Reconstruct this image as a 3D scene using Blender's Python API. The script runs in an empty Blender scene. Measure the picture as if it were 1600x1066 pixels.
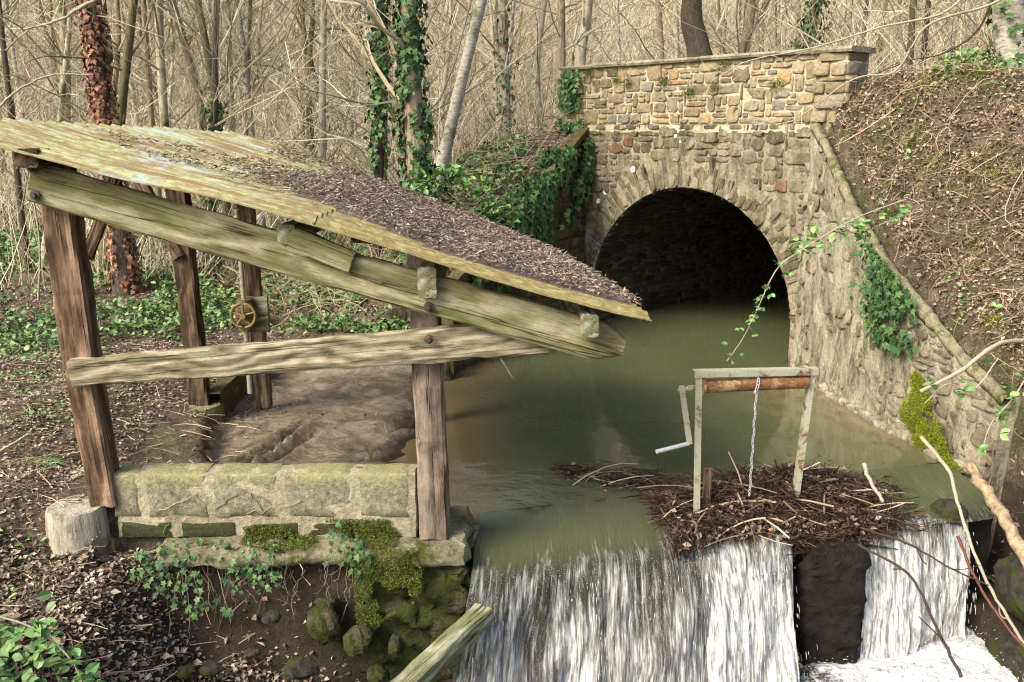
import bpy, math, random
import numpy as np
from mathutils import Vector, Matrix, Quaternion
R = math.radians
SC = bpy.context.scene
COL = SC.collection
# ------------------------------------------------------------------ camera, sky, sun, exposure
PITCH = 13.3
cam = bpy.data.cameras.new('camera'); cam.sensor_width = 36; cam.lens = 31.5; cam.clip_end = 500; cam.clip_start = .05
co = bpy.data.objects.new('camera', cam); COL.objects.link(co)
co.location = (0, 0, 2.5); co.rotation_euler = (R(90 - PITCH), 0, 0); SC.camera = co
SUN_EL, SUN_AZ = 42, -128            # azimuth measured clockwise from +Y (north): behind-left of the camera
w = bpy.data.worlds.new('World'); SC.world = w; w.use_nodes = True
nt = w.node_tree; bg = nt.nodes['Background']
sky = nt.nodes.new('ShaderNodeTexSky'); sky.sky_type = 'NISHITA'; sky.sun_disc = False
sky.sun_elevation = R(SUN_EL); sky.sun_rotation = R(SUN_AZ); sky.dust_density = 4; sky.air_density = 1; sky.ozone_density = 1
nt.links.new(sky.outputs[0], bg.inputs[0]); bg.inputs[1].default_value = .15
sl = bpy.data.lights.new('sun', 'SUN'); sl.energy = 2.1; sl.angle = R(24); sl.color = (1, .95, .87)
so = bpy.data.objects.new('sun', sl); COL.objects.link(so)
sd = Vector((math.sin(R(SUN_AZ)) * math.cos(R(SUN_EL)), math.cos(R(SUN_AZ)) * math.cos(R(SUN_EL)), math.sin(R(SUN_EL))))
so.rotation_euler = sd.to_track_quat('Z', 'Y').to_euler(); so.location = sd * 30
SC.view_settings.view_transform = 'Standard'; SC.view_settings.look = 'None'
SC.view_settings.gamma = 1; SC.view_settings.exposure = 1.2
try: SC.cycles.max_bounces = 6; SC.cycles.diffuse_bounces = 3; SC.cycles.use_denoising = True; SC.cycles.denoiser = 'OPENIMAGEDENOISE'; SC.cycles.denoising_input_passes = 'RGB_ALBEDO_NORMAL'; SC.cycles.denoising_prefilter = 'NONE'; SC.cycles.pixel_filter_type = 'BLACKMAN_HARRIS'; SC.cycles.filter_width = 1.2; SC.cycles.sample_clamp_indirect = 4
except Exception: pass

# ------------------------------------------------------------------ helpers
rng = np.random.default_rng(7)
random.seed(7)
def U(a, b, n=None): return rng.uniform(a, b, n)
def _h(ix, iy, s):
    n = (ix.astype(np.int64) * 374761393 + iy.astype(np.int64) * 668265263 + s * 1442695041) & 0xffffffff
    n = ((n ^ (n >> 13)) * 1274126177) & 0xffffffff
    return ((n ^ (n >> 16)) & 0xffff) / 65535.0
def vn(x, y, s=0):
    ix = np.floor(x); iy = np.floor(y); fx = x - ix; fy = y - iy
    fx = fx * fx * (3 - 2 * fx); fy = fy * fy * (3 - 2 * fy)
    a = _h(ix, iy, s); b = _h(ix + 1, iy, s); c = _h(ix, iy + 1, s); d = _h(ix + 1, iy + 1, s)
    return (a * (1 - fx) + b * fx) * (1 - fy) + (c * (1 - fx) + d * fx) * fy - .5
def fbm(x, y, sc, s=0, o=4):
    r = 0; a = 1
    x = np.asarray(x, float); y = np.asarray(y, float)
    for k in range(o): r = r + a * vn(x * sc + 13.7 * k, y * sc - 7.1 * k, s + k); a *= .5; sc *= 2.03
    return r
def ss(x, a, b):
    t = np.clip((x - a) / (b - a), 0, 1); return t * t * (3 - 2 * t)

class MB:
    def __init__(s): s.V = []; s.F = []; s.M = []; s.UV = []; s.n = 0; s.hasuv = False
    def add(s, v, f, mi=0, uv=None):
        v = np.asarray(v, float).reshape(-1, 3); f = np.asarray(f, int)
        s.V.append(v); s.F.append((f + s.n, mi)); s.n += len(v)
        if uv is not None: s.hasuv = True; s.UV.append(np.asarray(uv, float))
        else: s.UV.append(np.zeros((len(v), 2)))
        return s
    def batch(s, v, f, mi=0):
        n, m, _ = v.shape; f = np.asarray(f, int)
        F = (f[None] + (np.arange(n) * m)[:, None, None]).reshape(-1, f.shape[1])
        return s.add(v.reshape(-1, 3), F, mi)
    def build(s, name, mats, parent=None, smooth=False, origin=(0, 0, 0)):
        V = np.concatenate(s.V); base = np.array(origin, float)
        if parent is not None: base = np.array(parent.location, float)
        me = bpy.data.meshes.new(name)
        me.vertices.add(len(V)); me.vertices.foreach_set('co', (V - base).ravel())
        nl = sum(f.size for f, _ in s.F); npoly = sum(len(f) for f, _ in s.F)
        me.loops.add(nl); me.polygons.add(npoly)
        li = np.concatenate([f.ravel() for f, _ in s.F]); me.loops.foreach_set('vertex_index', li)
        tot = np.concatenate([np.full(len(f), f.shape[1]) for f, _ in s.F])
        st = np.concatenate([[0], np.cumsum(tot)[:-1]])
        me.polygons.foreach_set('loop_start', st); me.polygons.foreach_set('loop_total', tot)
        me.polygons.foreach_set('material_index', np.concatenate([np.full(len(f), mi) for f, mi in s.F]))
        me.polygons.foreach_set('use_smooth', np.full(npoly, smooth))
        if s.hasuv:
            uv = me.uv_layers.new(name='UVMap'); uv.data.foreach_set('uv', np.concatenate(s.UV)[li].ravel())
        for m in (mats if isinstance(mats, (list, tuple)) else [mats]): me.materials.append(m)
        me.update(calc_edges=True); me.validate()
        o = bpy.data.objects.new(name, me); COL.objects.link(o)
        if parent is not None: o.parent = parent
        else: o.location = base
        return o
def tag(o, label=None, cat=None, group=None, kind=None):
    if label: o['label'] = label
    if cat: o['category'] = cat
    if group: o['group'] = group
    if kind: o['kind'] = kind
    return o
def empty(name, loc, label, cat, group=None):
    o = bpy.data.objects.new(name, None); COL.objects.link(o); o.location = loc; o.empty_display_size = .1
    return tag(o, label, cat, group)

def grid_faces(nu, nv):
    i = np.arange(nu - 1)[:, None] * nv + np.arange(nv - 1)[None]; i = i.ravel()
    return np.stack([i, i + nv, i + nv + 1, i + 1], 1)
def tubes(mb, P, Rr, sides=4, mi=0, caps=False):
    """P (n,k,3) paths, Rr (n,k) radii"""
    P = np.asarray(P, float); Rr = np.asarray(Rr, float)
    n, k, _ = P.shape
    T = np.empty_like(P); T[:, 1:-1] = P[:, 2:] - P[:, :-2]; T[:, 0] = P[:, 1] - P[:, 0]; T[:, -1] = P[:, -1] - P[:, -2]
    T /= np.linalg.norm(T, axis=2, keepdims=True) + 1e-9
    D = np.abs(P[:, -1] - P[:, 0]); ax = np.argmin(D, 1); ref = np.eye(3)[ax][:, None, :]
    A = np.cross(T, np.broadcast_to(ref, T.shape)); A /= np.linalg.norm(A, axis=2, keepdims=True) + 1e-9
    B = np.cross(T, A)
    th = np.arange(sides) * 2 * math.pi / sides
    V = P[:, :, None] + Rr[:, :, None, None] * (np.cos(th)[None, None, :, None] * A[:, :, None] + np.sin(th)[None, None, :, None] * B[:, :, None])
    f = []
    for j in range(k - 1):
        for i in range(sides):
            i2 = (i + 1) % sides; f.append((j * sides + i, j * sides + i2, (j + 1) * sides + i2, (j + 1) * sides + i))
    mb.batch(V.reshape(n, k * sides, 3), f, mi)
    if caps:
        for e in (0, k - 1):
            idx = np.arange(sides) + e * sides
            c = V[:, e].mean(1, keepdims=True)
            VV = np.concatenate([V[:, e], c], 1)
            ff = [(i, (i + 1) % sides, sides) if e else ((i + 1) % sides, i, sides) for i in range(sides)]
            mb.batch(VV, ff, mi)
def rotm(az, tilt, roll):
    """rotation matrices (n,3,3): roll about y, tilt about x, then az about z"""
    ca, sa, ct, st, cr, sr = np.cos(az), np.sin(az), np.cos(tilt), np.sin(tilt), np.cos(roll), np.sin(roll)
    o = np.zeros_like(ca); i = np.ones_like(ca)
    Z = np.stack([np.stack([ca, -sa, o], 1), np.stack([sa, ca, o], 1), np.stack([o, o, i], 1)], 1)
    X = np.stack([np.stack([i, o, o], 1), np.stack([o, ct, -st], 1), np.stack([o, st, ct], 1)], 1)
    Y = np.stack([np.stack([cr, o, sr], 1), np.stack([o, i, o], 1), np.stack([-sr, o, cr], 1)], 1)
    return Z @ X @ Y
def scatter(mb, tv, tf, pos, M, sc, mi=0):
    tv = np.asarray(tv, float); sc = np.asarray(sc, float)
    if sc.ndim == 1: sc = sc[:, None].repeat(3, 1)
    V = np.einsum('nij,nmj->nmi', M, tv[None] * sc[:, None, :]) + pos[:, None]
    mb.batch(V, tf, mi)
LEAF_V = [(0, 0, 0), (.5, .32, .12), (1, 0, -.05), (.5, -.32, .12)]; LEAF_F = [(0, 2, 1), (0, 3, 2)]
BLEAF_V = [(0, 0, 0), (.22, .27, .07), (.55, .36, .1), (.85, .18, .04), (1.05, 0, -.06), (.85, -.18, .04), (.55, -.36, .1), (.22, -.27, .07), (.5, 0, 0)]
BLEAF_F = [(8, i + 1, i) if i < 7 else (8, 0, 7) for i in range(8)]
IVY_V = [(0, 0, 0), (-.12, .35, .0), (.22, .3, .06), (.42, .52, 0), (.55, .2, .05), (1, 0, -.05), (.55, -.2, .05), (.42, -.52, 0), (.22, -.3, .06), (-.12, -.35, 0), (.35, 0, 0.03)]
IVY_F = [(10, (i + 1) % 10, i) for i in range(10)]

# ------------------------------------------------------------------ materials
def mk(name):
    m = bpy.data.materials.new(name); m.use_nodes = True; nt = m.node_tree
    return m, nt, nt.nodes['Principled BSDF']
def N(nt, t, ins=None, **p):
    n = nt.nodes.new(t)
    for k, v in p.items(): setattr(n, k, v)
    for k, v in (ins or {}).items():
        if isinstance(v, bpy.types.NodeSocket): nt.links.new(v, n.inputs[k])
        else: n.inputs[k].default_value = v
    return n
def OBJ(nt): return N(nt, 'ShaderNodeTexCoord').outputs['Object']
def POS(nt): return N(nt, 'ShaderNodeNewGeometry').outputs['Position']
def RND(nt): return N(nt, 'ShaderNodeNewGeometry').outputs['Random Per Island']
def scl(nt, v, s): return N(nt, 'ShaderNodeMapping', {'Vector': v, 'Scale': s}).outputs[0]
def noise(nt, v, s, d=4, r=.55, dist=0): return N(nt, 'ShaderNodeTexNoise', {'Vector': v, 'Scale': s, 'Detail': d, 'Roughness': r, 'Distortion': dist}).outputs[0]
def ramp(nt, f, st):
    n = N(nt, 'ShaderNodeValToRGB', {'Fac': f}); e = n.color_ramp.elements
    while len(e) < len(st): e.new(.5)
    for i, (p, c) in enumerate(st):
        e[i].position = p; e[i].color = (*c, 1) if isinstance(c, (tuple, list)) else (c, c, c, 1)
    return n.outputs[0]
def mix(nt, f, a, b, bl='MIX'):
    n = N(nt, 'ShaderNodeMix', data_type='RGBA', blend_type=bl)
    for k, v in ((0, f), (6, a), (7, b)):
        if isinstance(v, bpy.types.NodeSocket): nt.links.new(v, n.inputs[k])
        else: n.inputs[k].default_value = v if k == 0 else (*v, 1)
    return n.outputs[2]
def math_(nt, op, a, b=0.0, c=0.0):
    n = N(nt, 'ShaderNodeMath', operation=op)
    for i, v in enumerate((a, b, c)):
        if isinstance(v, bpy.types.NodeSocket): nt.links.new(v, n.inputs[i])
        else: n.inputs[i].default_value = v
    return n.outputs[0]
def sep(nt, v): return N(nt, 'ShaderNodeSeparateXYZ', {'Vector': v}).outputs
def bump(nt, h, st, dist=.01, nrm=None):
    ins = {'Height': h, 'Strength': st, 'Distance': dist}
    if nrm is not None: ins['Normal'] = nrm
    return N(nt, 'ShaderNodeBump', ins).outputs[0]
def setp(nt, b, col=None, rough=.85, nrm=None, spec=.3, **k):
    if col is not None:
        if isinstance(col, bpy.types.NodeSocket): nt.links.new(col, b.inputs['Base Color'])
        else: b.inputs['Base Color'].default_value = (*col, 1)
    if isinstance(rough, bpy.types.NodeSocket): nt.links.new(rough, b.inputs['Roughness'])
    else: b.inputs['Roughness'].default_value = rough
    if nrm is not None: nt.links.new(nrm, b.inputs['Normal'])
    b.inputs['Specular IOR Level'].default_value = spec
    for kk, v in k.items(): b.inputs[kk].default_value = v

def wood(name, cols, algae=0., freq=34., crack=.6, swirl=2.0, algcol=(.085, .105, .022)):
    m, nt, b = mk(name); o = OBJ(nt)
    big = noise(nt, scl(nt, o, (1.1, 3.2, 3.2)), 1.6, 2, .5)
    s = sep(nt, o)
    tt = math_(nt, 'ADD', math_(nt, 'MULTIPLY', math_(nt, 'ADD', s[2], math_(nt, 'MULTIPLY', s[1], .8)), freq * 2), math_(nt, 'MULTIPLY', big, swirl * 16))
    rings = math_(nt, 'MULTIPLY_ADD', math_(nt, 'SINE', tt), .5, .5)
    fib = noise(nt, scl(nt, o, (2.5, 75, 75)), 1.5, 7, .78)
    patch = noise(nt, scl(nt, o, (2.5, 5, 5)), 3.2, 7, .75)
    fine = noise(nt, scl(nt, o, (9, 170, 170)), 1.5, 3, .7)
    f = math_(nt, 'ADD', math_(nt, 'MULTIPLY', rings, .2), math_(nt, 'ADD', math_(nt, 'MULTIPLY', fib, .45), math_(nt, 'MULTIPLY', fine, .38)))
    c = ramp(nt, f, [(.34, cols[0]), (.5, cols[1]), (.64, cols[2])])
    c = mix(nt, .6, c, ramp(nt, patch, [(.3, .35), (.55, .9), (.75, 1.25)]), 'MULTIPLY')
    if algae > 0:
        am = ramp(nt, noise(nt, scl(nt, o, (.8, 2, 2)), 2.6, 6, .7), [(.62 - algae * .4, 0.), (.78 - algae * .4, 1.)])
        fr = ramp(nt, fine, [(.3, .3), (.65, 1.)])
        c = mix(nt, math_(nt, 'MULTIPLY', am, math_(nt, 'MULTIPLY', fr, .7)), c, algcol)
    ck = noise(nt, scl(nt, o, (.7, 30, 30)), 1.2, 4, .6, .2)
    cl = noise(nt, scl(nt, o, (.45, 15, 15)), 1., 3, .55, .15)
    gate = ramp(nt, noise(nt, scl(nt, o, (1.2, 6, 6)), 1.7, 2, .5), [(.47, 0.), (.55, 1.)])
    line = ramp(nt, math_(nt, 'ABSOLUTE', math_(nt, 'SUBTRACT', cl, .5)), [(.004, 1.), (.016, 0.)])
    ckm = math_(nt, 'MAXIMUM', ramp(nt, ck, [(.31, 1.), (.335, 0.)]), math_(nt, 'MULTIPLY', line, gate))
    c = mix(nt, math_(nt, 'MULTIPLY', ckm, min(1., crack + .25)), c, (.015, .011, .008))
    h = math_(nt, 'ADD', math_(nt, 'ADD', math_(nt, 'MULTIPLY', fib, .4), math_(nt, 'MULTIPLY', fine, .3)), math_(nt, 'MULTIPLY', rings, .2))
    h = math_(nt, 'SUBTRACT', h, math_(nt, 'MULTIPLY', ckm, .9))
    setp(nt, b, c, .9, bump(nt, h, .8, .008), .1)
    return m
W_POST = wood('wood_brown_post', [(.06, .036, .022), (.17, .105, .062), (.32, .215, .135)], .08, 22, .7, 1.)
W_POST_D = wood('wood_dark_post', [(.03, .02, .013), (.085, .055, .034), (.17, .115, .07)], .1)
W_GREY = wood('wood_grey_post', [(.07, .05, .036), (.2, .15, .108), (.34, .27, .2)], 0., 22, .8, .8)
W_RAFT = wood('wood_green_rafter', [(.10, .09, .04), (.24, .21, .105), (.42, .38, .24)], .36, 16, .5, 1.2, (.11, .13, .03))
W_RAIL = wood('wood_pale_rail', [(.09, .075, .042), (.27, .225, .135), (.46, .40, .27)], .16, 36, .35, 1.8)
W_RED = wood('wood_red_brown', [(.03, .016, .01), (.1, .05, .028), (.17, .09, .055)], 0)
W_BLOCK = wood('wood_block', [(.10, .1, .05), (.25, .24, .14), (.42, .40, .30)], .35)

def bark(name, cols, sc=(6, 6, 1.6), bs=.8, moss=0, k=8):
    m, nt, b = mk(name); o = OBJ(nt)
    f = noise(nt, scl(nt, o, sc), k, 6, .65, .3)
    c = ramp(nt, f, [(.3, cols[0]), (.5, cols[1]), (.72, cols[2])])
    if moss > 0:
        c = mix(nt, ramp(nt, noise(nt, o, 2.2, 4), [(.6 - moss * .3, 0.), (.7 - moss * .3, 1.)]), c, (.06, .085, .018))
    setp(nt, b, c, .9, bump(nt, f, bs, .02), .12); return m
B_PALE = bark('bark_pale', [(.2, .165, .11), (.40, .345, .24), (.58, .52, .39)], (3, 3, 1.2), .4, .15)
B_TAN = bark('bark_tan', [(.13, .095, .06), (.28, .215, .14), (.42, .34, .23)], (7, 7, 1), .7, .1)
B_DARK = bark('bark_dark', [(.03, .022, .016), (.09, .067, .048), (.18, .14, .1)], (14, 14, 1.2), 1., .2)
B_MOSS = bark('bark_mossy', [(.05, .045, .02), (.13, .115, .055), (.24, .21, .12)], (6, 6, 1.5), .7, .15)
B_BIRCH = bark('bark_silver', [(.12, .11, .08), (.34, .31, .24), (.5, .47, .39)], (3, 3, 9), .4, .1, 5)
def twig(name, cols, rough=.8):
    m, nt, b = mk(name); c = ramp(nt, RND(nt), [(0, cols[0]), (.5, cols[1]), (1, cols[2])])
    f = noise(nt, POS(nt), 6, 3); c = mix(nt, .5, c, ramp(nt, f, [(.3, .5), (.7, 1.2)]), 'MULTIPLY')
    setp(nt, b, c, rough, None, .2); return m
T_BG = twig('twig_tan', [(.15, .115, .06), (.42, .35, .22), (.78, .70, .52)])
T_DRY = twig('dry_stem', [(.13, .085, .05), (.32, .23, .14), (.58, .47, .32)])
T_LITTER = twig('dead_leaf', [(.07, .045, .028), (.23, .165, .11), (.54, .44, .32)], .75)
T_RED = twig('dead_leaf_red', [(.08, .045, .028), (.25, .16, .105), (.52, .40, .29)], .7)
T_ROOF = twig('roof_needles', [(.06, .04, .03), (.24, .175, .13), (.56, .46, .35)], .8)
T_DLEAF = twig('wet_leaf', [(.02, .012, .009), (.085, .05, .034), (.38, .27, .19)], .5)
T_DAM = twig('wet_debris', [(.012, .007, .005), (.045, .025, .017), (.16, .1, .065)], .4)
def leafm(name, cols, rough=.45, tr=.0, sp=.4):
    m, nt, b = mk(name); c = ramp(nt, RND(nt), [(0, cols[0]), (.55, cols[1]), (1, cols[2])])
    setp(nt, b, c, rough, None, sp)
    return m
L_IVY = leafm('ivy_leaf', [(.018, .045, .012), (.04, .095, .026), (.12, .19, .06)], .5, sp=.25)
L_GREEN = leafm('ground_leaf', [(.05, .10, .03), (.10, .19, .05), (.26, .33, .12)], .5)
L_BRAM = leafm('bramble_leaf', [(.08, .17, .04), (.13, .26, .07), (.26, .36, .12)], .5)
L_MOSS = leafm('moss_tuft', [(.03, .045, .006), (.08, .105, .01), (.2, .21, .025)], .9)
L_BROWNIVY = leafm('dead_ivy_leaf', [(.08, .03, .015), (.2, .09, .045), (.32, .17, .09)], .7)

# masonry
def streaks(nt, p, c, amt, dk=(.05, .036, .018), lt=(.42, .36, .22), k=1.):
    v = noise(nt, scl(nt, p, (1, 1, .26)), 9 * k, 8, .8, .5)
    c = mix(nt, math_(nt, 'MULTIPLY', ramp(nt, v, [(.36, 1.), (.52, 0.)]), amt), c, dk)
    return mix(nt, math_(nt, 'MULTIPLY', ramp(nt, v, [(.56, 0.), (.68, 1.)]), amt * .6), c, lt)
def stone_m(name, cols, lichen=.4, stain=.5, stk=0):
    m, nt, b = mk(name); p = POS(nt)
    c = ramp(nt, RND(nt), cols)
    f = noise(nt, p, 26, 6, .7)
    c = mix(nt, .75, c, ramp(nt, f, [(.25, .35), (.5, .95), (.75, 1.4)]), 'MULTIPLY')
    d = noise(nt, scl(nt, p, (1, 1, .35)), 3.2, 6, .7)
    c = mix(nt, math_(nt, 'MULTIPLY', ramp(nt, d, [(.48, 0.), (.66, 1.)]), stain), c, (.045, .036, .018))
    l = noise(nt, p, 7.5, 6, .75)
    c = mix(nt, math_(nt, 'MULTIPLY', ramp(nt, l, [(.6, 0.), (.66, 1.)]), lichen), c, (.16, .17, .055))
    if stk: c = streaks(nt, p, c, stk)
    setp(nt, b, c, .9, bump(nt, f, .9, .016), .15); return m
def mortar_m(name, col, stain=.5, moss=0, dark=(.05, .04, .022), stk=0):
    m, nt, b = mk(name); p = POS(nt)
    f = noise(nt, p, 30, 6, .7)
    c = mix(nt, .7, col, ramp(nt, f, [(.3, .45), (.7, 1.3)]), 'MULTIPLY')
    d = noise(nt, scl(nt, p, (1, 1, .3)), 3.5, 6, .7)
    c = mix(nt, math_(nt, 'MULTIPLY', ramp(nt, d, [(.46, 0.), (.64, 1.)]), stain), c, dark)
    if moss:
        l = noise(nt, p, 4, 6, .7); c = mix(nt, ramp(nt, l, [(.62 - moss * .2, 0.), (.7 - moss * .2, 1.)]), c, (.075, .085, .018))
    if stk: c = streaks(nt, p, c, stk)
    setp(nt, b, c, .95, bump(nt, f, .9, .022), .1); return m
S_PAR = stone_m('parapet_stone', [(0, (.17, .135, .075)), (.3, (.25, .20, .115)), (.6, (.32, .26, .155)), (.8, (.21, .19, .145)), (.95, (.36, .25, .12)), (1, (.28, .14, .09))], .35, .4)
S_FACE = stone_m('arch_face_stone', [(0, (.10, .082, .05)), (.4, (.18, .15, .095)), (.7, (.27, .225, .15)), (.93, (.15, .135, .105)), (1, (.21, .10, .06))], .5, .6, .75)
S_DARK = stone_m('shaded_stained_stone', [(0, (.045, .032, .015)), (.5, (.085, .062, .03)), (1, (.13, .10, .05))], .5, .7)  # colour holds both the dark stains and the shade on the left wing wall
S_VAULT = stone_m('shaded_vault_stone', [(0, (.022, .016, .011)), (.5, (.045, .031, .021)), (1, (.07, .05, .036))], .1, .5)  # stone colour darkened to give the shade inside the tunnel
S_WING = stone_m('wing_stone', [(0, (.15, .125, .08)), (.5, (.25, .205, .135)), (.8, (.32, .27, .185)), (1, (.2, .17, .13))], .4, .45, .45)
M_PAR = mortar_m('cream_mortar', (.50, .44, .29), .45)
M_FACE = mortar_m('weathered_mortar', (.30, .26, .17), .65, .1, stk=.8)
M_DARK = mortar_m('shaded_stained_mortar', (.12, .095, .045), .8, .35)  # shade of left wing wall and tunnel put into the colour, with stains and moss
M_WING = mortar_m('wing_mortar', (.36, .32, .225), .5, .15, stk=.85)
M_COPE = mortar_m('coping_stone', (.32, .28, .19), .5, .2)
M_LEDGE = mortar_m('ledge_stone', (.26, .23, .14), .5, .45)
def block_m():
    m, nt, b = mk('basin_block'); p = POS(nt); f = noise(nt, p, 34, 6, .75)
    c = ramp(nt, f, [(.3, (.12, .11, .065)), (.5, (.26, .24, .155)), (.7, (.42, .39, .26))])
    s = sep(nt, p)[2]
    hm = math_(nt, 'ADD', math_(nt, 'MULTIPLY', noise(nt, p, 7, 5, .7), .22), s)
    c = mix(nt, ramp(nt, hm, [(.32, .9), (.42, 0.)]), c, (.03, .04, .012))
    c = mix(nt, math_(nt, 'MULTIPLY', ramp(nt, hm, [(.54, 0.), (.66, .7)]), 1), c, (.34, .32, .12))
    setp(nt, b, c, .95, bump(nt, f, 1, .02), .1); return m
M_BLOCK = block_m()
M_BLOCKJ = mortar_m('block_joint', (.42, .37, .24), .35, .1)

def ground_m():
    m, nt, b = mk('soil'); p = POS(nt)
    f = noise(nt, p, 9, 8, .75); g = noise(nt, p, 45, 5, .75)
    c = ramp(nt, f, [(.3, (.05, .036, .022)), (.5, (.14, .102, .066)), (.68, (.28, .22, .15))])
    c = mix(nt, .8, c, ramp(nt, g, [(.3, .4), (.5, .9), (.72, 1.6)]), 'MULTIPLY')
    far = ramp(nt, math_(nt, 'DIVIDE', sep(nt, p)[1], 60.), [(.17, 0.), (.3, 1.)])
    tan = ramp(nt, noise(nt, p, 3, 8, .8), [(.3, (.11, .085, .045)), (.5, (.25, .2, .12)), (.7, (.42, .35, .22))])
    c = mix(nt, far, c, tan)
    gm = math_(nt, 'MULTIPLY', ramp(nt, noise(nt, p, 1.3, 5, .7), [(.5, 0.), (.62, .6)]), 1.)
    c = mix(nt, gm, c, (.075, .085, .03))
    # saturated earth close to the water line
    z = sep(nt, p)[2]
    c = mix(nt, ramp(nt, math_(nt, 'ADD', z, math_(nt, 'MULTIPLY', f, .3)), [(.12, .75), (.32, 0.)]), c, (.035, .024, .015))
    setp(nt, b, c, .9, bump(nt, math_(nt, 'ADD', f, math_(nt, 'MULTIPLY', g, .6)), 1, .05), .2); return m
G_SOIL = ground_m()
def mud_m():
    m, nt, b = mk('mud'); p = POS(nt)
    q = scl(nt, p, (1.2, 1, 1))
    f = noise(nt, q, 3.2, 8, .6, .8); g = noise(nt, scl(nt, p, (1, 2.2, 1)), 9, 6, .6, 1.2)
    c = ramp(nt, f, [(.35, (.085, .062, .036)), (.5, (.17, .13, .085)), (.65, (.24, .195, .135))])
    c = mix(nt, ramp(nt, g, [(.34, .7), (.45, 0.)]), c, (.045, .03, .018))
    zz = math_(nt, 'ADD', sep(nt, p)[2], math_(nt, 'MULTIPLY', math_(nt, 'SUBTRACT', f, .5), .03)); c = mix(nt, ramp(nt, math_(nt, 'MULTIPLY', zz, 5.), [(.1, 1.), (.28, 0.)]), c, (.05, .034, .02))
    setp(nt, b, c, ramp(nt, f, [(.42, .12), (.6, .38)]), bump(nt, math_(nt, 'ADD', f, math_(nt, 'MULTIPLY', g, .35)), .8, .05), .5); return m
G_MUD = mud_m()
def water_m():
    m, nt, b = mk('pond_water'); p = POS(nt); s = sep(nt, p)
    x, y = s[0], s[1]
    n = noise(nt, p, 1.6, 5, .6)
    c = ramp(nt, n, [(.3, (.070, .080, .036)), (.7, (.094, .102, .048))])
    # silt showing where the pond shallows beside the right wall and at the basin mouth
    ex = math_(nt, 'ADD', math_(nt, 'SUBTRACT', x, math_(nt, 'MULTIPLY', math_(nt, 'SUBTRACT', 9.3, y), .07)), math_(nt, 'MULTIPLY', n, .9))
    sil = ramp(nt, math_(nt, 'DIVIDE', ex, 5.), [(.50, 0.), (.66, 1.)])
    nearm = ramp(nt, math_(nt, 'DIVIDE', y, 10.), [(.63, 0.), (.74, 1.), (.84, 1.), (.93, 0.)])
    silt = ramp(nt, noise(nt, scl(nt, p, (1, .5, 1)), 6, 6, .75), [(.3, (.10, .08, .035)), (.55, (.19, .14, .07)), (.72, (.26, .22, .10))])
    c = mix(nt, math_(nt, 'MULTIPLY', math_(nt, 'MULTIPLY', sil, nearm), .8), c, silt)
    lx = math_(nt, 'ADD', x, math_(nt, 'MULTIPLY', n, .8))
    lm = ramp(nt, math_(nt, 'MULTIPLY_ADD', lx, .2, .5), [(.47, 1.), (.60, 0.)])
    c = mix(nt, math_(nt, 'MULTIPLY', lm, .9), c, (.15, .105, .05))
    h = math_(nt, 'ADD', noise(nt, p, 5, 4, .5), math_(nt, 'MULTIPLY', noise(nt, p, 22, 3, .5), .2))
    amp = ramp(nt, math_(nt, 'DIVIDE', y, 10.), [(.52, .6), (.66, .05)])
    bn = N(nt, 'ShaderNodeBump', {'Height': h, 'Strength': amp, 'Distance': .05}).outputs[0]
    setp(nt, b, c, .02, bn, .6, IOR=1.38); return m
G_WATER = water_m()
def fall_m(name, white=.5, uvs=(34, 2.2)):
    m, nt, b = mk(name); uv = N(nt, 'ShaderNodeUVMap').outputs[0]; s = sep(nt, uv)
    f1 = noise(nt, scl(nt, uv, (uvs[0], uvs[1], 1)), 1, 7, .72, .9)
    f2 = noise(nt, scl(nt, uv, (uvs[0] * .22, uvs[1] * .5, 1)), 1, 4, .6, .2)
    f3 = noise(nt, scl(nt, uv, (uvs[0] * 3, uvs[1] * 2.4, 1)), 1, 5, .7, .2)
    f = math_(nt, 'ADD', math_(nt, 'MULTIPLY', f1, .42), math_(nt, 'ADD', math_(nt, 'MULTIPLY', f2, .40), math_(nt, 'MULTIPLY', f3, .18)))
    th = ramp(nt, s[1], [(0., 0.), (.38, .0), (.5, .10), (.7, .17), (1., .24)])
    a = math_(nt, 'ADD', f, math_(nt, 'MULTIPLY', th, white * 1.4))
    wm = math_(nt, 'MULTIPLY', ramp(nt, a, [(.53, 0.), (.61, .4), (.74, 1.)]), ramp(nt, s[1], [(.27, .12), (.43, 1.)]))
    dark = ramp(nt, s[1], [(.0, (.072, .081, .037)), (.38, (.072, .081, .037)), (.5, (.07, .07, .045)), (.7, (.09, .085, .06)), (1., (.14, .13, .10))])
    c = mix(nt, wm, dark, ramp(nt, f3, [(.38, (.2, .2, .165)), (.5, (.5, .5, .46)), (.6, (.82, .82, .8))]))
    rg = ramp(nt, wm, [(0, .03), (1, .45)])
    hb = math_(nt, 'ADD', f1, math_(nt, 'MULTIPLY', f2, .8))
    hb = math_(nt, 'ADD', hb, math_(nt, 'MULTIPLY', f3, .25))
    bs = ramp(nt, s[1], [(.02, .05), (.2, .35), (.5, .85)])
    al = math_(nt, 'MAXIMUM', ramp(nt, wm, [(0, .5), (.6, 1.)]), ramp(nt, s[1], [(.42, 1.), (.55, 0.)]))
    nt.links.new(al, b.inputs['Alpha'])
    setp(nt, b, c, rg, bump(nt, hb, bs, .03), .5, IOR=1.33)
    return m
G_FALL = fall_m('falling_water', .47, (24, 4.)); G_FALL2 = fall_m('falling_water_white', .9, (18, 5.))
def white_m():
    m, nt, b = mk('white_water'); setp(nt, b, ramp(nt, RND(nt), [(0, (.3, .31, .28)), (1, (.85, .85, .83))]), .35, None, .5); return m
G_WHITE = white_m()
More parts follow.
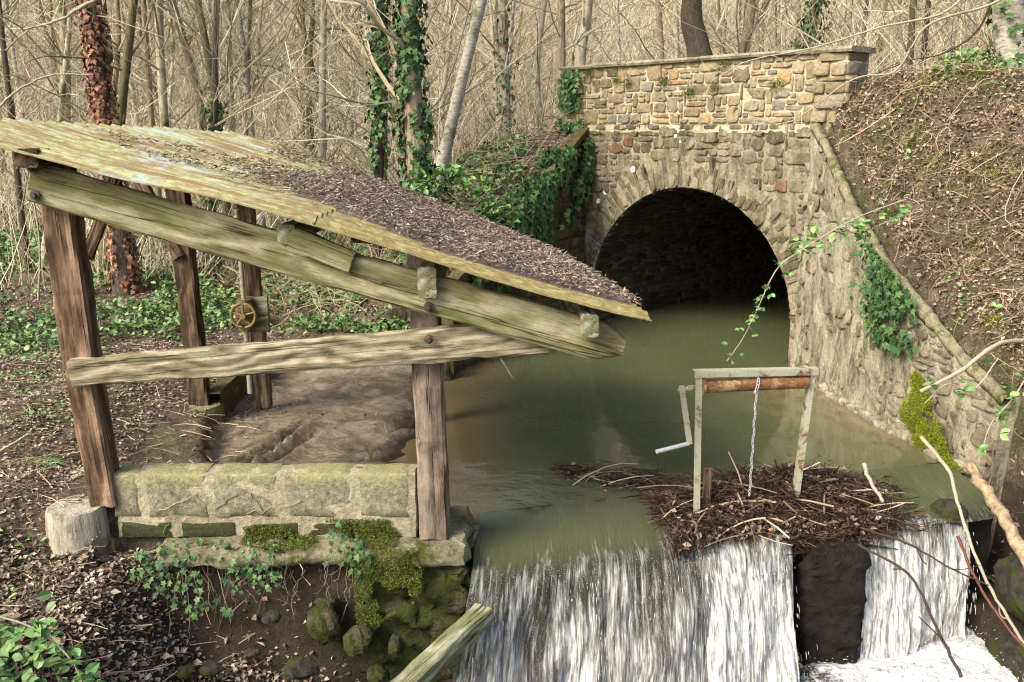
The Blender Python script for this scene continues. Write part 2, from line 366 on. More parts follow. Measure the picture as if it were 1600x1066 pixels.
def foam_m():
    m, nt, b = mk('foam_pool'); p = POS(nt); s = sep(nt, p)
    f = noise(nt, p, 5, 8, .75, 1.2); g = noise(nt, p, 24, 5, .7, .6)
    k = math_(nt, 'ADD', math_(nt, 'MULTIPLY', f, .7), math_(nt, 'MULTIPLY', g, .3))
    xr = ramp(nt, math_(nt, 'MULTIPLY_ADD', s[0], .2, 0.), [(.33, .0), (.44, .26)])
    k = math_(nt, 'ADD', k, xr)
    wm = ramp(nt, k, [(.58, 0.), (.72, 1.)])
    c = mix(nt, wm, (.04, .036, .022), ramp(nt, g, [(.3, (.4, .4, .37)), (.55, (.76, .77, .75))]))
    setp(nt, b, c, ramp(nt, wm, [(0, .08), (1, .5)]), bump(nt, k, .9, .06), .5, IOR=1.33); return m
G_FOAM = foam_m()
def metal_m(name, base, rustamt):
    m, nt, b = mk(name); o = OBJ(nt); f = noise(nt, o, 9, 7, .75, .4); g = noise(nt, o, 60, 4, .7)
    c = mix(nt, .5, base, ramp(nt, g, [(.3, .6), (.7, 1.15)]), 'MULTIPLY')
    rm = ramp(nt, f, [(.66 - rustamt * .3, 0.), (.74 - rustamt * .3, 1.)])
    c = mix(nt, rm, c, ramp(nt, g, [(.3, (.07, .025, .01)), (.7, (.26, .12, .045))]))
    setp(nt, b, c, .6, bump(nt, g, .4, .004), .4); return m
MT_FRAME = metal_m('painted_frame', (.36, .35, .24), .42)
MT_RUST = metal_m('rusted_iron', (.36, .25, .11), .75)
MT_GALV = metal_m('galvanised', (.45, .46, .46), .05)
MT_DARK = metal_m('dark_iron', (.05, .04, .032), .3)
MT_WHEEL = metal_m('ochre_wheel', (.19, .135, .05), .35)
def roof_m():
    m, nt, b = mk('lichened_roof_sheet'); uv = N(nt, 'ShaderNodeUVMap').outputs[0]; s = sep(nt, uv)
    p = scl(nt, uv, (1, 2.2, 1))
    f = noise(nt, p, 6, 8, .75, .5); g = noise(nt, p, 55, 6, .8); h = noise(nt, scl(nt, uv, (1.2, 12, 1)), 4., 8, .78)
    c = ramp(nt, g, [(.28, (.10, .10, .04)), (.45, (.25, .25, .10)), (.58, (.40, .39, .19)), (.7, (.50, .50, .38))])
    c = mix(nt, ramp(nt, h, [(.46, 0.), (.56, .9)]), c, (.20, .105, .055))
    c = mix(nt, ramp(nt, f, [(.52, 0.), (.6, .75)]), c, (.36, .42, .37))
    low = ramp(nt, math_(nt, 'ADD', s[0], math_(nt, 'MULTIPLY', f, .5)), [(.62, 0.), (.82, 1.)])   # lower sheet is rustier
    rust = ramp(nt, g, [(.3, (.07, .05, .02)), (.5, (.22, .17, .065)), (.68, (.38, .36, .17))])
    c = mix(nt, low, c, rust)
    setp(nt, b, c, .85, bump(nt, g, .5, .01), .2); return m
G_ROOF = roof_m()
def stump_m(name, top):
    m, nt, b = mk(name); o = OBJ(nt); f = noise(nt, scl(nt, o, (9, 9, 1.2)), 3, 6, .7)
    c = ramp(nt, f, [(.3, tuple(v * .35 for v in top)), (.5, top), (.75, tuple(min(1, v * 1.3) for v in top))])
    c = mix(nt, ramp(nt, noise(nt, o, 9, 5), [(.56, 0.), (.66, .6)]), c, (.12, .13, .05))
    setp(nt, b, c, .9, bump(nt, f, .9, .02), .15); return m
M_STUMP = stump_m('pale_log', (.36, .32, .24)); M_STUMP2 = stump_m('mossy_log', (.2, .18, .1))
def rock_m(name, a, b_, moss):
    m, nt, b = mk(name); p = POS(nt); f = noise(nt, p, 14, 7, .7)
    c = ramp(nt, f, [(.3, a), (.7, b_)])
    if moss > 0: c = mix(nt, ramp(nt, noise(nt, p, 6, 5, .7), [(.5 - moss * .15, 0.), (.6 - moss * .15, 1.)]), c, (.04, .047, .01))
    setp(nt, b, c, .8, bump(nt, f, 1, .04), .15); return m
ROCK = rock_m('wet_rock', (.015, .013, .01), (.07, .062, .05), .1); ROCKM = rock_m('mossy_rock', (.035, .03, .018), (.12, .10, .06), .8)
WEIRM = rock_m('weir_face', (.006, .005, .004), (.028, .022, .013), -1.)

# ------------------------------------------------------------------ layout of the place
P0 = np.array([3.05, 9.45]); FU = np.array([-.669, .743]); FT = np.array([.743, .669])   # face line, along, into the bank
def FP(s, d, z): return np.stack([P0[0] + FU[0] * s + FT[0] * d, P0[1] + FU[1] * s + FT[1] * d, np.broadcast_to(z, np.shape(s)) + 0 * s], -1)
AS, AR, AZ = 1.52, 1.47, .37                       # arch centre along the face, radius, springing height
WY = np.array([5.6, 6.2, 6.55, 7.5, 8.25, 9.4]); WX = np.array([3.62, 3.5, 3.37, 3.2, 3.09, 3.04]); 
WTY = np.array([5.6, 6.2, 7.7, 9.3]); WTZ = np.array([.3, .66, 1.44, 2.56])
def wx(y): return np.interp(y, WY, WX)
def wt(y): return np.interp(y, WTY, WTZ)
LW = np.array([[.95, 11.75], [-.07, 10.1], [-.62, 9.25]]); LWZ = [2.5, 1.42, .92]
def crest(x): return 4.83 + .265 * (x + .2)
def rut(x, y):
    r_ = 0
    for (ax, ay, bx, by, w_, dp) in ((-2.05, 6.15, -1.72, 7.1, .05, .09), (-1.93, 6.1, -1.62, 6.9, .04, .08), (-2.2, 5.9, -2.0, 6.2, .08, .07), (-1.5, 5.6, -.9, 5.75, .05, .05), (-1.3, 6.3, -.8, 6.6, .04, .05), (-1.1, 7.0, -.6, 7.5, .05, .05)):
        dx, dy = bx - ax, by - ay; t = np.clip(((x - ax) * dx + (y - ay) * dy) / (dx * dx + dy * dy), 0, 1)
        q = np.hypot(x - ax - t * dx, y - ay - t * dy) + .03 * fbm(x, y, 9, 35, 3); r_ = r_ - dp * np.exp(-(q / w_) ** 2) + dp * .5 * np.exp(-((q - w_ * 1.9) / w_) ** 2)
    return r_
def height(x, y):
    x = np.asarray(x, float); y = np.asarray(y, float)
    n1 = fbm(x, y, .9, 3, 5); n2 = fbm(x, y, 5., 11, 3)
    # left bank and valley floor
    z = .37 + .16 * n1 + .035 * n2 + .035 * np.maximum(y - 9, 0) * ss(-x, -1, 4)
    z += .012 * np.maximum(-x - 2.6, 0)
    z = z - .2 * ss(x, -3.4, -2.5) * ss(y, 5.2, 6) * (1 - ss(y, 8.6, 9.3))
    # fall of ground in front of the ledge, towards the lower pool
    k = .26 * ss(-y, -5.06, -4.72) * ss(x, -3.3, -2.7) + .26 * ss(-y, -4.8, -3.6); z = z - k
    z = np.where((x > -2.42) & (y < 4.99), np.minimum(z, .03 + .03 * n2), z)
    hol = ss(x, -2.35, -1.75) * ss(-y, -4.98, -4.72); z = z * (1 - hol) + (-.58 - .22 * ss(x, -1.9, -.7) + .1 * n1 + .08 * n2) * hol
    lowp = ss(x, -1.0, -.4) * ss(-y, -5.0, -4.9); z = z * (1 - lowp) + (-1.25) * lowp
    # wash basin with silt
    bl = -2.02 - .25 * (y - 5.2) * (y < 7.2) - .5 * (y >= 7.2)
    bas = ss(x, bl - .03, bl + .07) * ss(y, 4.96, 5.0) * (1 - ss(y, 8.75, 8.9))
    mudz = .055 + .035 * fbm(x, y, 2.2, 31, 4) + .035 * fbm(x * .6 + y * .5, y * 2, 5, 33, 4) + rut(x, y) - .30 * ss(x, -1.05, -.35) + .05 * ss(y, 6, 8) * (1 - ss(x, -1.1, -.5))
    z = z * (1 - bas) + mudz * bas
    # channel
    s = (x - P0[0]) * FU[0] + (y - P0[1]) * FU[1]; d = (x - P0[0]) * FT[0] + (y - P0[1]) * FT[1]
    lx = np.where(y < 8.85, -.5, np.interp(y, [8.85, 9.25, 10.1, 11.75], [-.62, -.55, .0, 1.0]))
    ch = ss(x, lx - .05, lx + .1) * (1 - ss(y, 12.5, 12.8)) * (y > 4.8) * (d < .3)
    z = z * (1 - ch) + (-.75) * ch
    # left embankment rising to the road
    top = 2.5 - .26 * np.maximum(s - 3.6, 0)
    emb = np.minimum(top, top + .62 * d) + .12 * n1 + .04 * n2
    em = (s > 3.05) | (d > .05)
    lefts = ss(-(x - lx), .0, .12)
    e2 = np.where(d > .25, np.minimum(2.55, top) + .1 * n1, emb * lefts + z * (1 - lefts))
    z = np.where(em, np.maximum(z, e2), z)
    # right bank
    xw = wx(y) + .07; rb = wt(np.clip(y, 5.6, 9.3)) - .005 + .95 * np.maximum(x - xw, 0) + .34 * n1 + .16 * n2 + .05 * fbm(x, y, 12., 71, 3)
    q_ = ss(y, 5.95, 6.3); rb = rb * q_ + (1 - q_) * (-.95 + 1.3 * np.maximum(x - 3.1, 0) + .25 * n1 + .1 * n2 + .8 * ss(y, 5.2, 6.1))
    cap = 2.95 + .15 * n1 + .04 * np.maximum(x - 5, 0)
    rb = np.minimum(rb, cap)
    rs = ss(x, xw - .02, xw + .08) * (s < .1)
    z = z * (1 - rs) + rb * rs
    z = np.where((s < -.2) & (d > 0) & (y > 9.4), np.maximum(z, 2.6 + .1 * n1), z)
    # lower pool
    lp = ss(x, -.3, -.1) * (1 - ss(x, 3.05, 3.3)) * (1 - ss(y - crest(x), -.1, .1)); z = z * (1 - lp) - 1.4 * lp
    # wooded hill behind
    z = z + .34 * np.maximum(y - 21 - .0 * x, 0) + 1.2 * fbm(x, y, .12, 51, 3) * ss(y, 16, 26) + .1 * np.maximum(-x - 9, 0)
    # near bank under the viewer
    return z
def hz(x, y): return float(height(np.array([x]), np.array([y]))[0])
def axis(segs):
    a = []
    for lo, hi, st in segs: a += list(np.arange(lo, hi, st))
    return np.array(a + [segs[-1][1]])
gx = axis([(-90, -30, 6), (-30, -9, 1.), (-9, -4.2, .16), (-4.2, 5.2, .045), (5.2, 10, .16), (10, 30, 1.), (30, 90, 6)])
gy = axis([(-12, 2.6, .7), (2.6, 9.5, .045), (9.5, 14, .08), (14, 22, .3), (22, 80, 1.5)])
GX, GY = np.meshgrid(gx, gy, indexing='ij'); GZ = height(GX, GY)
nearb = (GY < 2.6); GZ = np.where(nearb, np.minimum(GZ, -.4 + 1.3 * np.clip((1.6 - GY) / 1.6, 0, 1) + .1 * fbm(GX, GY, 1., 5)), GZ)
s_ = (GX - P0[0]) * FU[0] + (GY - P0[1]) * FU[1]; d_ = (GX - P0[0]) * FT[0] + (GY - P0[1]) * FT[1]
F = grid_faces(len(gx), len(gy)); sv, dv, zv = s_.ravel(), d_.ravel(), GZ.ravel()
fc_s = sv[F].mean(1); fc_d = dv[F].mean(1); rng_z = zv[F].max(1) - zv[F].min(1)
bad = (fc_s > -.05) & (fc_s < 3.2) & (np.abs(fc_d) < .45) & (rng_z > .4)
F = F[~bad]
cx = GX.ravel()[F].mean(1); cy = GY.ravel()[F].mean(1)
bl = -2.0 - .25 * (cy - 5.2) * (cy < 7.2) - .5 * (cy >= 7.2)
ismud = (cx > bl) & (cx < .3) & (cy > 4.97) & (cy < 8.8) & (zv[F].mean(1) < .25)
V = np.stack([GX.ravel(), GY.ravel(), GZ.ravel()], 1)
g = MB(); g.add(V, F[~ismud], 0); 
g.F.append((F[ismud], 1))
tag(g.build('ground', [G_SOIL, G_MUD], smooth=True), 'brown leaf strewn earth of the stream banks and wooded valley floor', 'ground', kind='structure')

# water surfaces
px = axis([(-2.7, 4, .06), (4, 14, .5)]); pt = np.concatenate([np.linspace(0, 1, 24) ** 1.3 * 2.2, np.linspace(2.2, 17, 40)[1:]])
PX, PT = np.meshgrid(px, pt, indexing='ij')
def pond_start(x): return np.where(x < -.2, 5.06, crest(np.clip(x, -.2, 3.4)) + .75)
PY = pond_start(PX) + PT
g = MB(); g.add(np.stack([PX, PY, 0 * PX + .004 * fbm(PX, PY, 4, 8) * (PT < 1.5)], -1).reshape(-1, 3), grid_faces(len(px), len(pt))[:, ::-1])
tag(g.build('pond_water', G_WATER, smooth=True), 'still murky green millpond water in front of the arch', 'water', kind='structure')
def approach_z(t):   # t: distance downstream from pond start (0..0.75)
    return -.05 * ss(t, .1, .75)
def flow_strip(mb, x0, x1, seed, v0=.95, drop=.93, amp=.02, nx=None, mi=0, fallonly=False, narrow=0, lift=0):
    nx = nx or int((x1 - x0) / .008); xs = np.linspace(x0, x1, nx)
    ta = np.linspace(0 if not fallonly else .55, .75, 16 if not fallonly else 6)
    tf = np.linspace(0, math.sqrt(2 * drop / 9.8), 34)[1:]
    X, _ = np.meshgrid(xs, np.concatenate([ta, tf]), indexing='ij')
    yo = np.concatenate([.75 - ta, -v0 * tf]); zo = np.concatenate([approach_z(ta), -.05 - .04 - 4.9 * tf ** 2 - .25 * tf]); zo[len(ta):] += .04; zo = zo + lift
    arc = np.concatenate([[0], np.cumsum(np.hypot(np.diff(yo), np.diff(zo)))]); arc = arc + (.55 if fallonly else 0)
    fr = ss(arc, .5, 1.5)
    jit = fbm(X * 2.4 + arc[None] * .5, arc[None] * .9 + 0 * X, 1, seed, 4) * .22 * fr[None] + amp * fbm(X * 26, arc[None] * 3.5 + 0 * X, 1, seed + 5, 4) * (.25 + 1.9 * fr[None])
    rip = .010 * fbm(X * 6 + arc[None] * 3, arc[None] * 9 + 0 * X, 1, seed + 9, 3) * (arc[None] < .8)
    Y = crest(X) + yo[None] - jit
    XX = X - .10 * (1 - ss(X, -.25, .6)) * fr[None] ** 1.5 + (X - .5 * (x0 + x1)) * narrow * fr[None] + .05 * fbm(X * 5, arc[None] * 1.6 + 0 * X, 1, seed + 21, 3) * fr[None]
    Z = zo[None] + rip + 0 * X - .04 * jit
    uv = np.stack([X, np.broadcast_to(arc[None] / 1.7, X.shape)], -1)
    mb.add(np.stack([XX, Y, Z], -1).reshape(-1, 3), grid_faces(nx, len(yo)), mi, uv.reshape(-1, 2))
def strands(mb, x0, x1, n, seed, v0=(.7, 1.2), drop=.93, zstart=0., mi=0, rad=(.0007, .0022)):
    r = np.random.default_rng(seed); x = r.uniform(x0, x1, n)
    x = x[fbm(x * 14, x * 0, 1, seed + 2, 3) + r.normal(0, .2, n) > .05]; n = len(x); vz = r.uniform(v0[0], v0[1], n); tmax = math.sqrt(2 * drop / 9.8)
    t0 = r.uniform(.2, 1, n) ** .8 * tmax * .95; dt = r.uniform(.004, .022, n)
    t = t0[:, None] + dt[:, None] * np.linspace(0, 1, 4)[None]
    wob = r.normal(0, .03, n)[:, None]
    P = np.stack([x[:, None] + r.normal(0, .14, n)[:, None] * t, crest(x)[:, None] - vz[:, None] * t - .01 + wob, -.05 - 4.9 * t * t - .25 * t + .01], -1)
    rr = r.uniform(*rad, n)[:, None] * np.array([.2, 1, .8, .15])[None]
    P = P[P[:, -1, 2] > -1.0]; rr = rr[:len(P)]
    tubes(mb, P, rr, 3, mi)
def fall(name_, x0, x1, seed, label, n, mat, **k):
    fo = k.pop('fallonly', False); nar = k.pop('narrow', 0); v0 = k.pop('v0', .95); lift = k.pop('lift', 0)
    mb = MB(); flow_strip(mb, x0, x1, seed, v0=v0, fallonly=fo, narrow=nar, lift=lift)
    o = mb.build('waterfall', mat, smooth=True, origin=(.5 * (x0 + x1), crest(.5 * (x0 + x1)), -.9))
    tag(o, label, 'waterfall')
    m2 = MB(); strands(m2, x0, x1, n, seed + 1, (v0 * .8, v0 * 1.25)); s2 = m2.build('spray', G_WHITE, origin=(0, 0, 0)); s2.parent = o; s2.location = -o.location
    s2['kind'] = 'stuff'
    return o
fall('w', -.235, 1.22, 3, 'broad curtain of water pouring over the left half of the weir', 1300, G_FALL)
fall('w', 1.14, 1.8, 13, 'white torrent spilling from under the left post of the winch frame', 900, G_FALL2, v0=1.15, fallonly=True, narrow=-.1, lift=.03)
fall('w', 2.3, 2.62, 23, 'narrow white fall right of the dark weir block', 400, G_FALL2, fallonly=True, v0=.6)
fall('w', 2.58, 3.12, 33, 'rightmost fall beside the rocky bank under the leaning sticks', 500, G_FALL2, v0=.6)
# flowing skin of the pond in the gap under the debris
mb = MB(); flow_strip(mb, 1.2, 3.36, 43, drop=.02); 
o = mb.build('pond_water', G_FALL, smooth=True); tag(o, 'shallow water sliding under the twig dam', 'water', kind='structure')
xs = np.linspace(-1.2, 4.2, 300); ys = np.linspace(1.2, 6.2, 270); X, Y = np.meshgrid(xs, ys, indexing='ij')
turb = np.exp(-((Y - crest(X) + .45) / .35) ** 2)
Z = -.93 + .045 * fbm(X, Y, 4, 61, 5) * (.3 + turb) + .015 * fbm(X, Y, 26, 62, 3) + .06 * turb * ss(X, -.3, 0)
g = MB(); g.add(np.stack([X, Y, Z], -1).reshape(-1, 3), grid_faces(300, 270))
tag(g.build('plunge_pool', G_FOAM, smooth=True), 'foaming white water of the lower pool below the weir', 'water', kind='structure')
# splash droplets above the foam
n = 1300; x = U(1.2, 3.3, n); y = crest(x) - U(.15, .75, n); z = -.9 + np.abs(rng.normal(0, .06, n))
g = MB(); d = rng.normal(0, .003, (n, 3)); P = np.stack([np.stack([x, y, z], 1) - d, np.stack([x, y, z], 1) + d], 1)
tubes(g, P, np.stack([U(.001, .0025, n), U(.001, .002, n)], 1), 3)
tag(g.build('splash', G_WHITE), 'white droplets thrown up where the falls hit the pool', 'splash', kind='stuff')

# ------------------------------------------------------------------ masonry
def fill_rubble(s0, s1, t0, t1, ok, cs=.05, ct=.07, wmax=8, hmax=3, seed=1, hp=(.45, .4, .15)):
    r = random.Random(seed); ns = int(round((s1 - s0) / cs)); ntt = int(round((t1 - t0) / ct)); occ = np.zeros((ns, ntt), bool)
    for i in range(ns):
        for j in range(ntt):
            if not ok(s0 + (i + .5) * cs, t0 + (j + .5) * ct): occ[i, j] = True
    out = []
    for j in range(ntt):
        i = 0
        while i < ns:
            if occ[i, j]: i += 1; continue
            h = r.choices((1, 2, 3), hp)[0]; h = min(h, hmax, ntt - j)
            wd = r.randint(2, wmax) if h < 3 else r.randint(3, 6)
            k = 0
            while k < wd and i + k < ns and not occ[i + k, j]: k += 1
            wd = k
            while h > 1 and occ[i:i + wd, j:j + h].any(): h -= 1
            occ[i:i + wd, j:j + h] = True
            out.append((s0 + (i + wd / 2) * cs, t0 + (j + h / 2) * ct, wd * cs, h * ct)); i += wd
    return out
def stones(mb, st, fn, joint=.02, relief=.025, seed=0, mi=0, k=14, rough=.08, power=.42):
    """st list of (s,t,w,h[,rot]); fn(s,t,d)->xyz with d outwards"""
    r = np.random.default_rng(seed); n = len(st)
    if not n: return
    A = np.array([q[:4] for q in st], float); rot = np.array([q[4] if len(q) > 4 else 0. for q in st])
    th = (np.arange(k) + .5) * 2 * math.pi / k; c, s = np.cos(th), np.sin(th)
    ux = np.sign(c) * np.abs(c) ** power; uy = np.sign(s) * np.abs(s) ** power
    hw = np.maximum(A[:, 2] - joint, .012)[:, None] / 2; hh = np.maximum(A[:, 3] - joint, .012)[:, None] / 2
    jx = 1 + r.normal(0, rough, (n, k)); jy = 1 + r.normal(0, rough, (n, k))
    OX, OY = hw * ux * jx, hh * uy * jy
    rings = []; rel = r.uniform(.5, 1.3, n)[:, None] * relief
    tilt = r.normal(0, .12, (n, 2))
    for sc_, dd in ((1.0, -.012), (.975, .7), (.88, .98), (.45, 1.0)):
        x, y = OX * sc_, OY * sc_
        d = (rel * dd if dd > 0 else np.full((n, 1), dd) + 0 * x) + (tilt[:, :1] * x + tilt[:, 1:] * y if dd > 0 else 0) + (r.normal(0, .0022, (n, k)) if dd > 0 else 0)
        rings.append((x, y, d))
    cx_ = (np.zeros((n, 1)), np.zeros((n, 1)), rel * 1.0)
    x = np.concatenate([q[0] for q in rings] + [cx_[0]], 1); y = np.concatenate([q[1] for q in rings] + [cx_[1]], 1); d = np.concatenate([q[2] + 0 * q[0] for q in rings] + [cx_[2]], 1)
    cr, sr = np.cos(rot)[:, None], np.sin(rot)[:, None]
    S = A[:, :1] + x * cr - y * sr; T = A[:, 1:2] + x * sr + y * cr
    V = fn(S, T, d)
    f = []
    for q in range(3):
        for i in range(k):
            i2 = (i + 1) % k; f.append((q * k + i, q * k + i2, (q + 1) * k + i2, (q + 1) * k + i))
    mb.batch(V, f, mi)
    # centre fans as second batch sharing nothing would split islands: append to last
    fans = np.array([(3 * k + i, 3 * k + (i + 1) % k, 4 * k) for i in range(k)])
    base = mb.n - V.shape[0] * V.shape[1]
    mb.F.append(((fans[None] + (np.arange(n) * V.shape[1])[:, None, None]).reshape(-1, 3) + base, mi))
def face_fn(S, T, D): return np.stack([P0[0] + FU[0] * S - FT[0] * D, P0[1] + FU[1] * S - FT[1] * D, T], -1)
def sheet(mb, S, T, fn, amp=.012, mi=0, seed=0):
    D = amp * fbm(S, T, 9, seed, 4); V = fn(S, T, D); mb.add(V.reshape(-1, 3), grid_faces(*S.shape), mi)
def boxmesh(mb, lo, hi, mi=0, M=None):
    x0, y0, z0 = lo; x1, y1, z1 = hi
    v = np.array([(x0, y0, z0), (x1, y0, z0), (x1, y1, z0), (x0, y1, z0), (x0, y0, z1), (x1, y0, z1), (x1, y1, z1), (x0, y1, z1)], float)
    if M is not None: v = M(v)
    mb.add(v, [(0, 3, 2, 1), (4, 5, 6, 7), (0, 1, 5, 4), (1, 2, 6, 5), (2, 3, 7, 6), (3, 0, 4, 7)], mi)
def facebox(mb, s0, s1, d0, d1, z0, z1, mi=0):
    boxmesh(mb, (s0, d0, z0), (s1, d1, z1), mi, lambda v: face_fn(v[:, 0], v[:, 2], v[:, 1]))

bridge = empty('stone_bridge', (float(P0[0] + FU[0] * 1.5), float(P0[1] + FU[1] * 1.5), -.9), 'old rubble stone road bridge with a round arch over the millpond', 'bridge')
def arch_top(s):
    q = AR ** 2 - (s - AS) ** 2; return np.where(q > 0, AZ + np.sqrt(np.maximum(q, 0)), -1.)
PB = 2.56           # foot of the parapet
mb = MB()
for (a, b_) in ((-.1, AS - AR), (AS - AR, AS + AR), (AS + AR, 3.25)):
    ns = max(4, int((b_ - a) / .03)); s = np.linspace(a, b_, ns)
    if a >= AS - AR - 1e-6 and b_ <= AS + AR + 1e-6: s = AS - AR * np.cos(np.linspace(0, math.pi, 90)); bot = AZ + np.sqrt(np.maximum(AR ** 2 - (s - AS) ** 2, 0))
    else: bot = np.full(len(s), -1.)
    tt = np.linspace(0, 1, 60); S = np.repeat(s[:, None], 60, 1); T = bot[:, None] + (PB - bot[:, None]) * tt[None]
    sheet(mb, S, T, face_fn, .02 , 0, 4)
ok = lambda s, t: (s > -.05 and s < 3.2 and (math.hypot(s - AS, t - AZ) > AR + .33 if t > AZ else abs(s - AS) > AR + .25))
st = fill_rubble(-.05, 3.2, -.3, PB, ok, .04, .0715, 8, 2, 5, (.5, .45, .05))
st = [q for q in st if q[1] > 2.15 or random.random() < .72]
stones(mb, st, face_fn, .016, .014, 6, 1, rough=.13, power=.5)
# voussoirs: rough narrow ring stones
vs = []
a = -.12
while a < math.pi + .12:
    dw = random.uniform(.032, .06); am = a + dw / 2; ln = random.uniform(.2, .4); rr = AR + ln / 2 + .006
    vs.append((AS - rr * math.cos(am), AZ + rr * math.sin(am), dw * AR * 1.08, ln, math.pi / 2 - (math.pi - am) + math.pi)); a += dw
stones(mb, [(q[0], q[1], q[3], q[2], math.atan2(q[1] - AZ, q[0] - AS)) for q in vs], face_fn, .008, .007, 9, 1, rough=.12, power=.32)
jl = [(s, t, .26, .1) for s in (AS - AR - .14, AS + AR + .14) for t in np.arange(-.25, AZ, .1)]
stones(mb, jl, face_fn, .02, .02, 10, 1)
mb.build('spandrel_wall', [M_FACE, S_FACE], bridge, True)
# ragged mortar lip and pale patches of lime
mm, nt_, b_ = mk('lime'); setp(nt_, b_, (.75, .74, .68), .8)
for s, t, r_ in ((2.33, 2.02, .035), (2.78, 1.72, .03), (2.9, 1.6, .028), (1.7, 2.42, .02), (1.62, 2.36, .016)): 
    mb = MB(); stones(mb, [(s, t, r_ * 2, r_ * 2.4)], face_fn, 0, .03, 3, 0, power=1, rough=.15); mb.build('lime_patch', mm, bridge, True)
# vault
L = 13.; na = 64; th = np.linspace(0, math.pi, na)
prof = [(AS - AR, -1.)] + [(AS - AR * math.cos(t), AZ + AR * math.sin(t)) for t in th] + [(AS + AR, -1.)]
prof = np.array(prof); dd = np.concatenate([np.linspace(-.0, 3, 40), np.linspace(3, L, 20)[1:]])
mb = MB(); S = np.repeat(prof[:, :1], len(dd), 1); T = np.repeat(prof[:, 1:], len(dd), 1); D = np.repeat(-dd[None], len(prof), 0)
mb.add(face_fn(S, T, D).reshape(-1, 3), grid_faces(len(prof), len(dd)))
# coursed stones on the vault: param (distance along axis, arc)
def vault_fn(a, c, d):
    r = AR - d; ang = c / AR
    lin = ang < 0; lin2 = ang > math.pi
    s = AS + r * np.cos(np.clip(ang, 0, math.pi)); t = AZ + r * np.sin(np.clip(ang, 0, math.pi)); t = np.where(lin, AZ + c, t); t = np.where(lin2, AZ - (c - math.pi * AR), t)
    return face_fn(s, t, -a)
rowh = .085; vst = []
c = -.7
while c < math.pi * AR + .6:
    a = random.uniform(-.01, .01) + .0
    while a < 6:
        wd = random.uniform(.14, .36); vst.append((a + wd / 2 + .005, c + rowh / 2, wd, rowh)); a += wd
    c += rowh
stones(mb, vst, vault_fn, .016, .022, 12, 1, k=10)
E_ = face_fn(np.array([-.0, 3.04, 3.04, 0]), np.array([-1, -1, 2, 2.]), np.full(4, -L)); mb.add(E_, [(0, 1, 2, 3)])  # unseen end wall, added to close the tunnel and keep it black
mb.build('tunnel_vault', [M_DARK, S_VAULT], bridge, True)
# parapet
PH = .68; par = MB()
def par_top(s): return PB + PH + .0 * s
S, T = np.meshgrid(np.linspace(-.34, 3.5, 90), np.linspace(PB, PB + PH, 20), indexing='ij')
sheet(par, S, T, lambda s, t, d: face_fn(s, t, d + .015), .01, 0, 8)
st = fill_rubble(-.04, 3.5, PB + .0, PB + PH, lambda s, t: True, .04, .0615, 7, 3, 15, (.45, .43, .12))
stones(par, st, lambda s, t, d: face_fn(s, t, d + .018), .017, .016, 16, 1, rough=.1, power=.36)
par.build('parapet', [M_PAR, S_PAR], bridge, True)
mb = MB(); facebox(mb, -.30, 3.47, -.36, .008, PB - .1, PB + PH - .002); facebox(mb, 3.25, 3.48, -.3, -.03, -.3, PB - .1)
mb.build('wall_core', [M_PAR], bridge)
# pier block of dressed quoins at the right end, wrapping the corner
mb = MB(); z = PB; 
facebox(mb, -.375, -.05, -.40, .03, PB - .35, PB + PH)
for i, h in enumerate((.13, .15, .12, .05, .14, .09)):
    w_ = (.17, .32, .22, .33, .18, .3)[i]; 
    stones(mb, [(-.385 + w_ / 2, z + h / 2, w_, h)] + ([(-.385 + w_ + (.36 - w_) / 2, z + h / 2, .36 - w_, h)] if w_ < .3 else []), lambda s, t, d: face_fn(s, t, d + .04), .014, .028, 30 + i, 1, rough=.03, power=.25)
    stones(mb, [(-.02 + .2, z + h / 2, .38, h)] if i % 2 else [(.08, z + h / 2, .2, h), (.29, z + h / 2, .17, h)], lambda a, t, d: face_fn(-.38 - d, t, .03 - a), .014, .022, 50 + i, 1, rough=.04, power=.28)
    z += h
mb.build('end_pier', [M_PAR, S_PAR], bridge, True)
def coping(mb, s0, s1, z, h, d0, d1, n, mi=0, seed=1, yawfn=face_fn):
    r = random.Random(seed); e = [s0]
    while e[-1] < s1 - .2: e.append(min(s1, e[-1] + r.uniform(.4, .75)))
    if e[-1] < s1: e[-1] = s1
    for a, b2 in zip(e[:-1], e[1:]):
        hh = h + r.uniform(-.004, .004); dz = r.uniform(-.003, .003)
        ns = 10; S = np.linspace(a + .003, b2 - .003, ns)
        ring = [(d1, z + dz), (d1 + .012, z + dz + hh * .5), (d1 - .008, z + dz + hh), ((d0 + d1) / 2, z + dz + hh + .004), (d0, z + dz + hh), (d0, z + dz)]
        SS, K = np.meshgrid(S, np.arange(6), indexing='ij'); DD = np.array([q[0] for q in ring])[K] + .008 * fbm(SS, K * 3., 8, 3); TT = np.array([q[1] for q in ring])[K] + .004 * fbm(SS, K * 5., 9, 4)
        V = yawfn(SS, TT, DD).reshape(-1, 3); f = []
        for i in range(ns - 1):
            for k in range(6): f.append((i * 6 + k, (i + 1) * 6 + k, (i + 1) * 6 + (k + 1) % 6, i * 6 + (k + 1) % 6))
        mb.add(V, f, mi); base = mb.n - len(V); mb.F.append((np.array([[base + k for k in range(6)][::-1], [base + (ns - 1) * 6 + k for k in range(6)]]), mi))
mb = MB(); coping(mb, -.44, 3.56, PB + PH, .05, -.42, .075, 6)
mb.build('coping', M_COPE, bridge)
# road deck
mb = MB(); facebox(mb, -.2, 3.3, -3.8, -.36, PB - .2, PB - .03); mb.build('road_deck', G_SOIL, bridge)

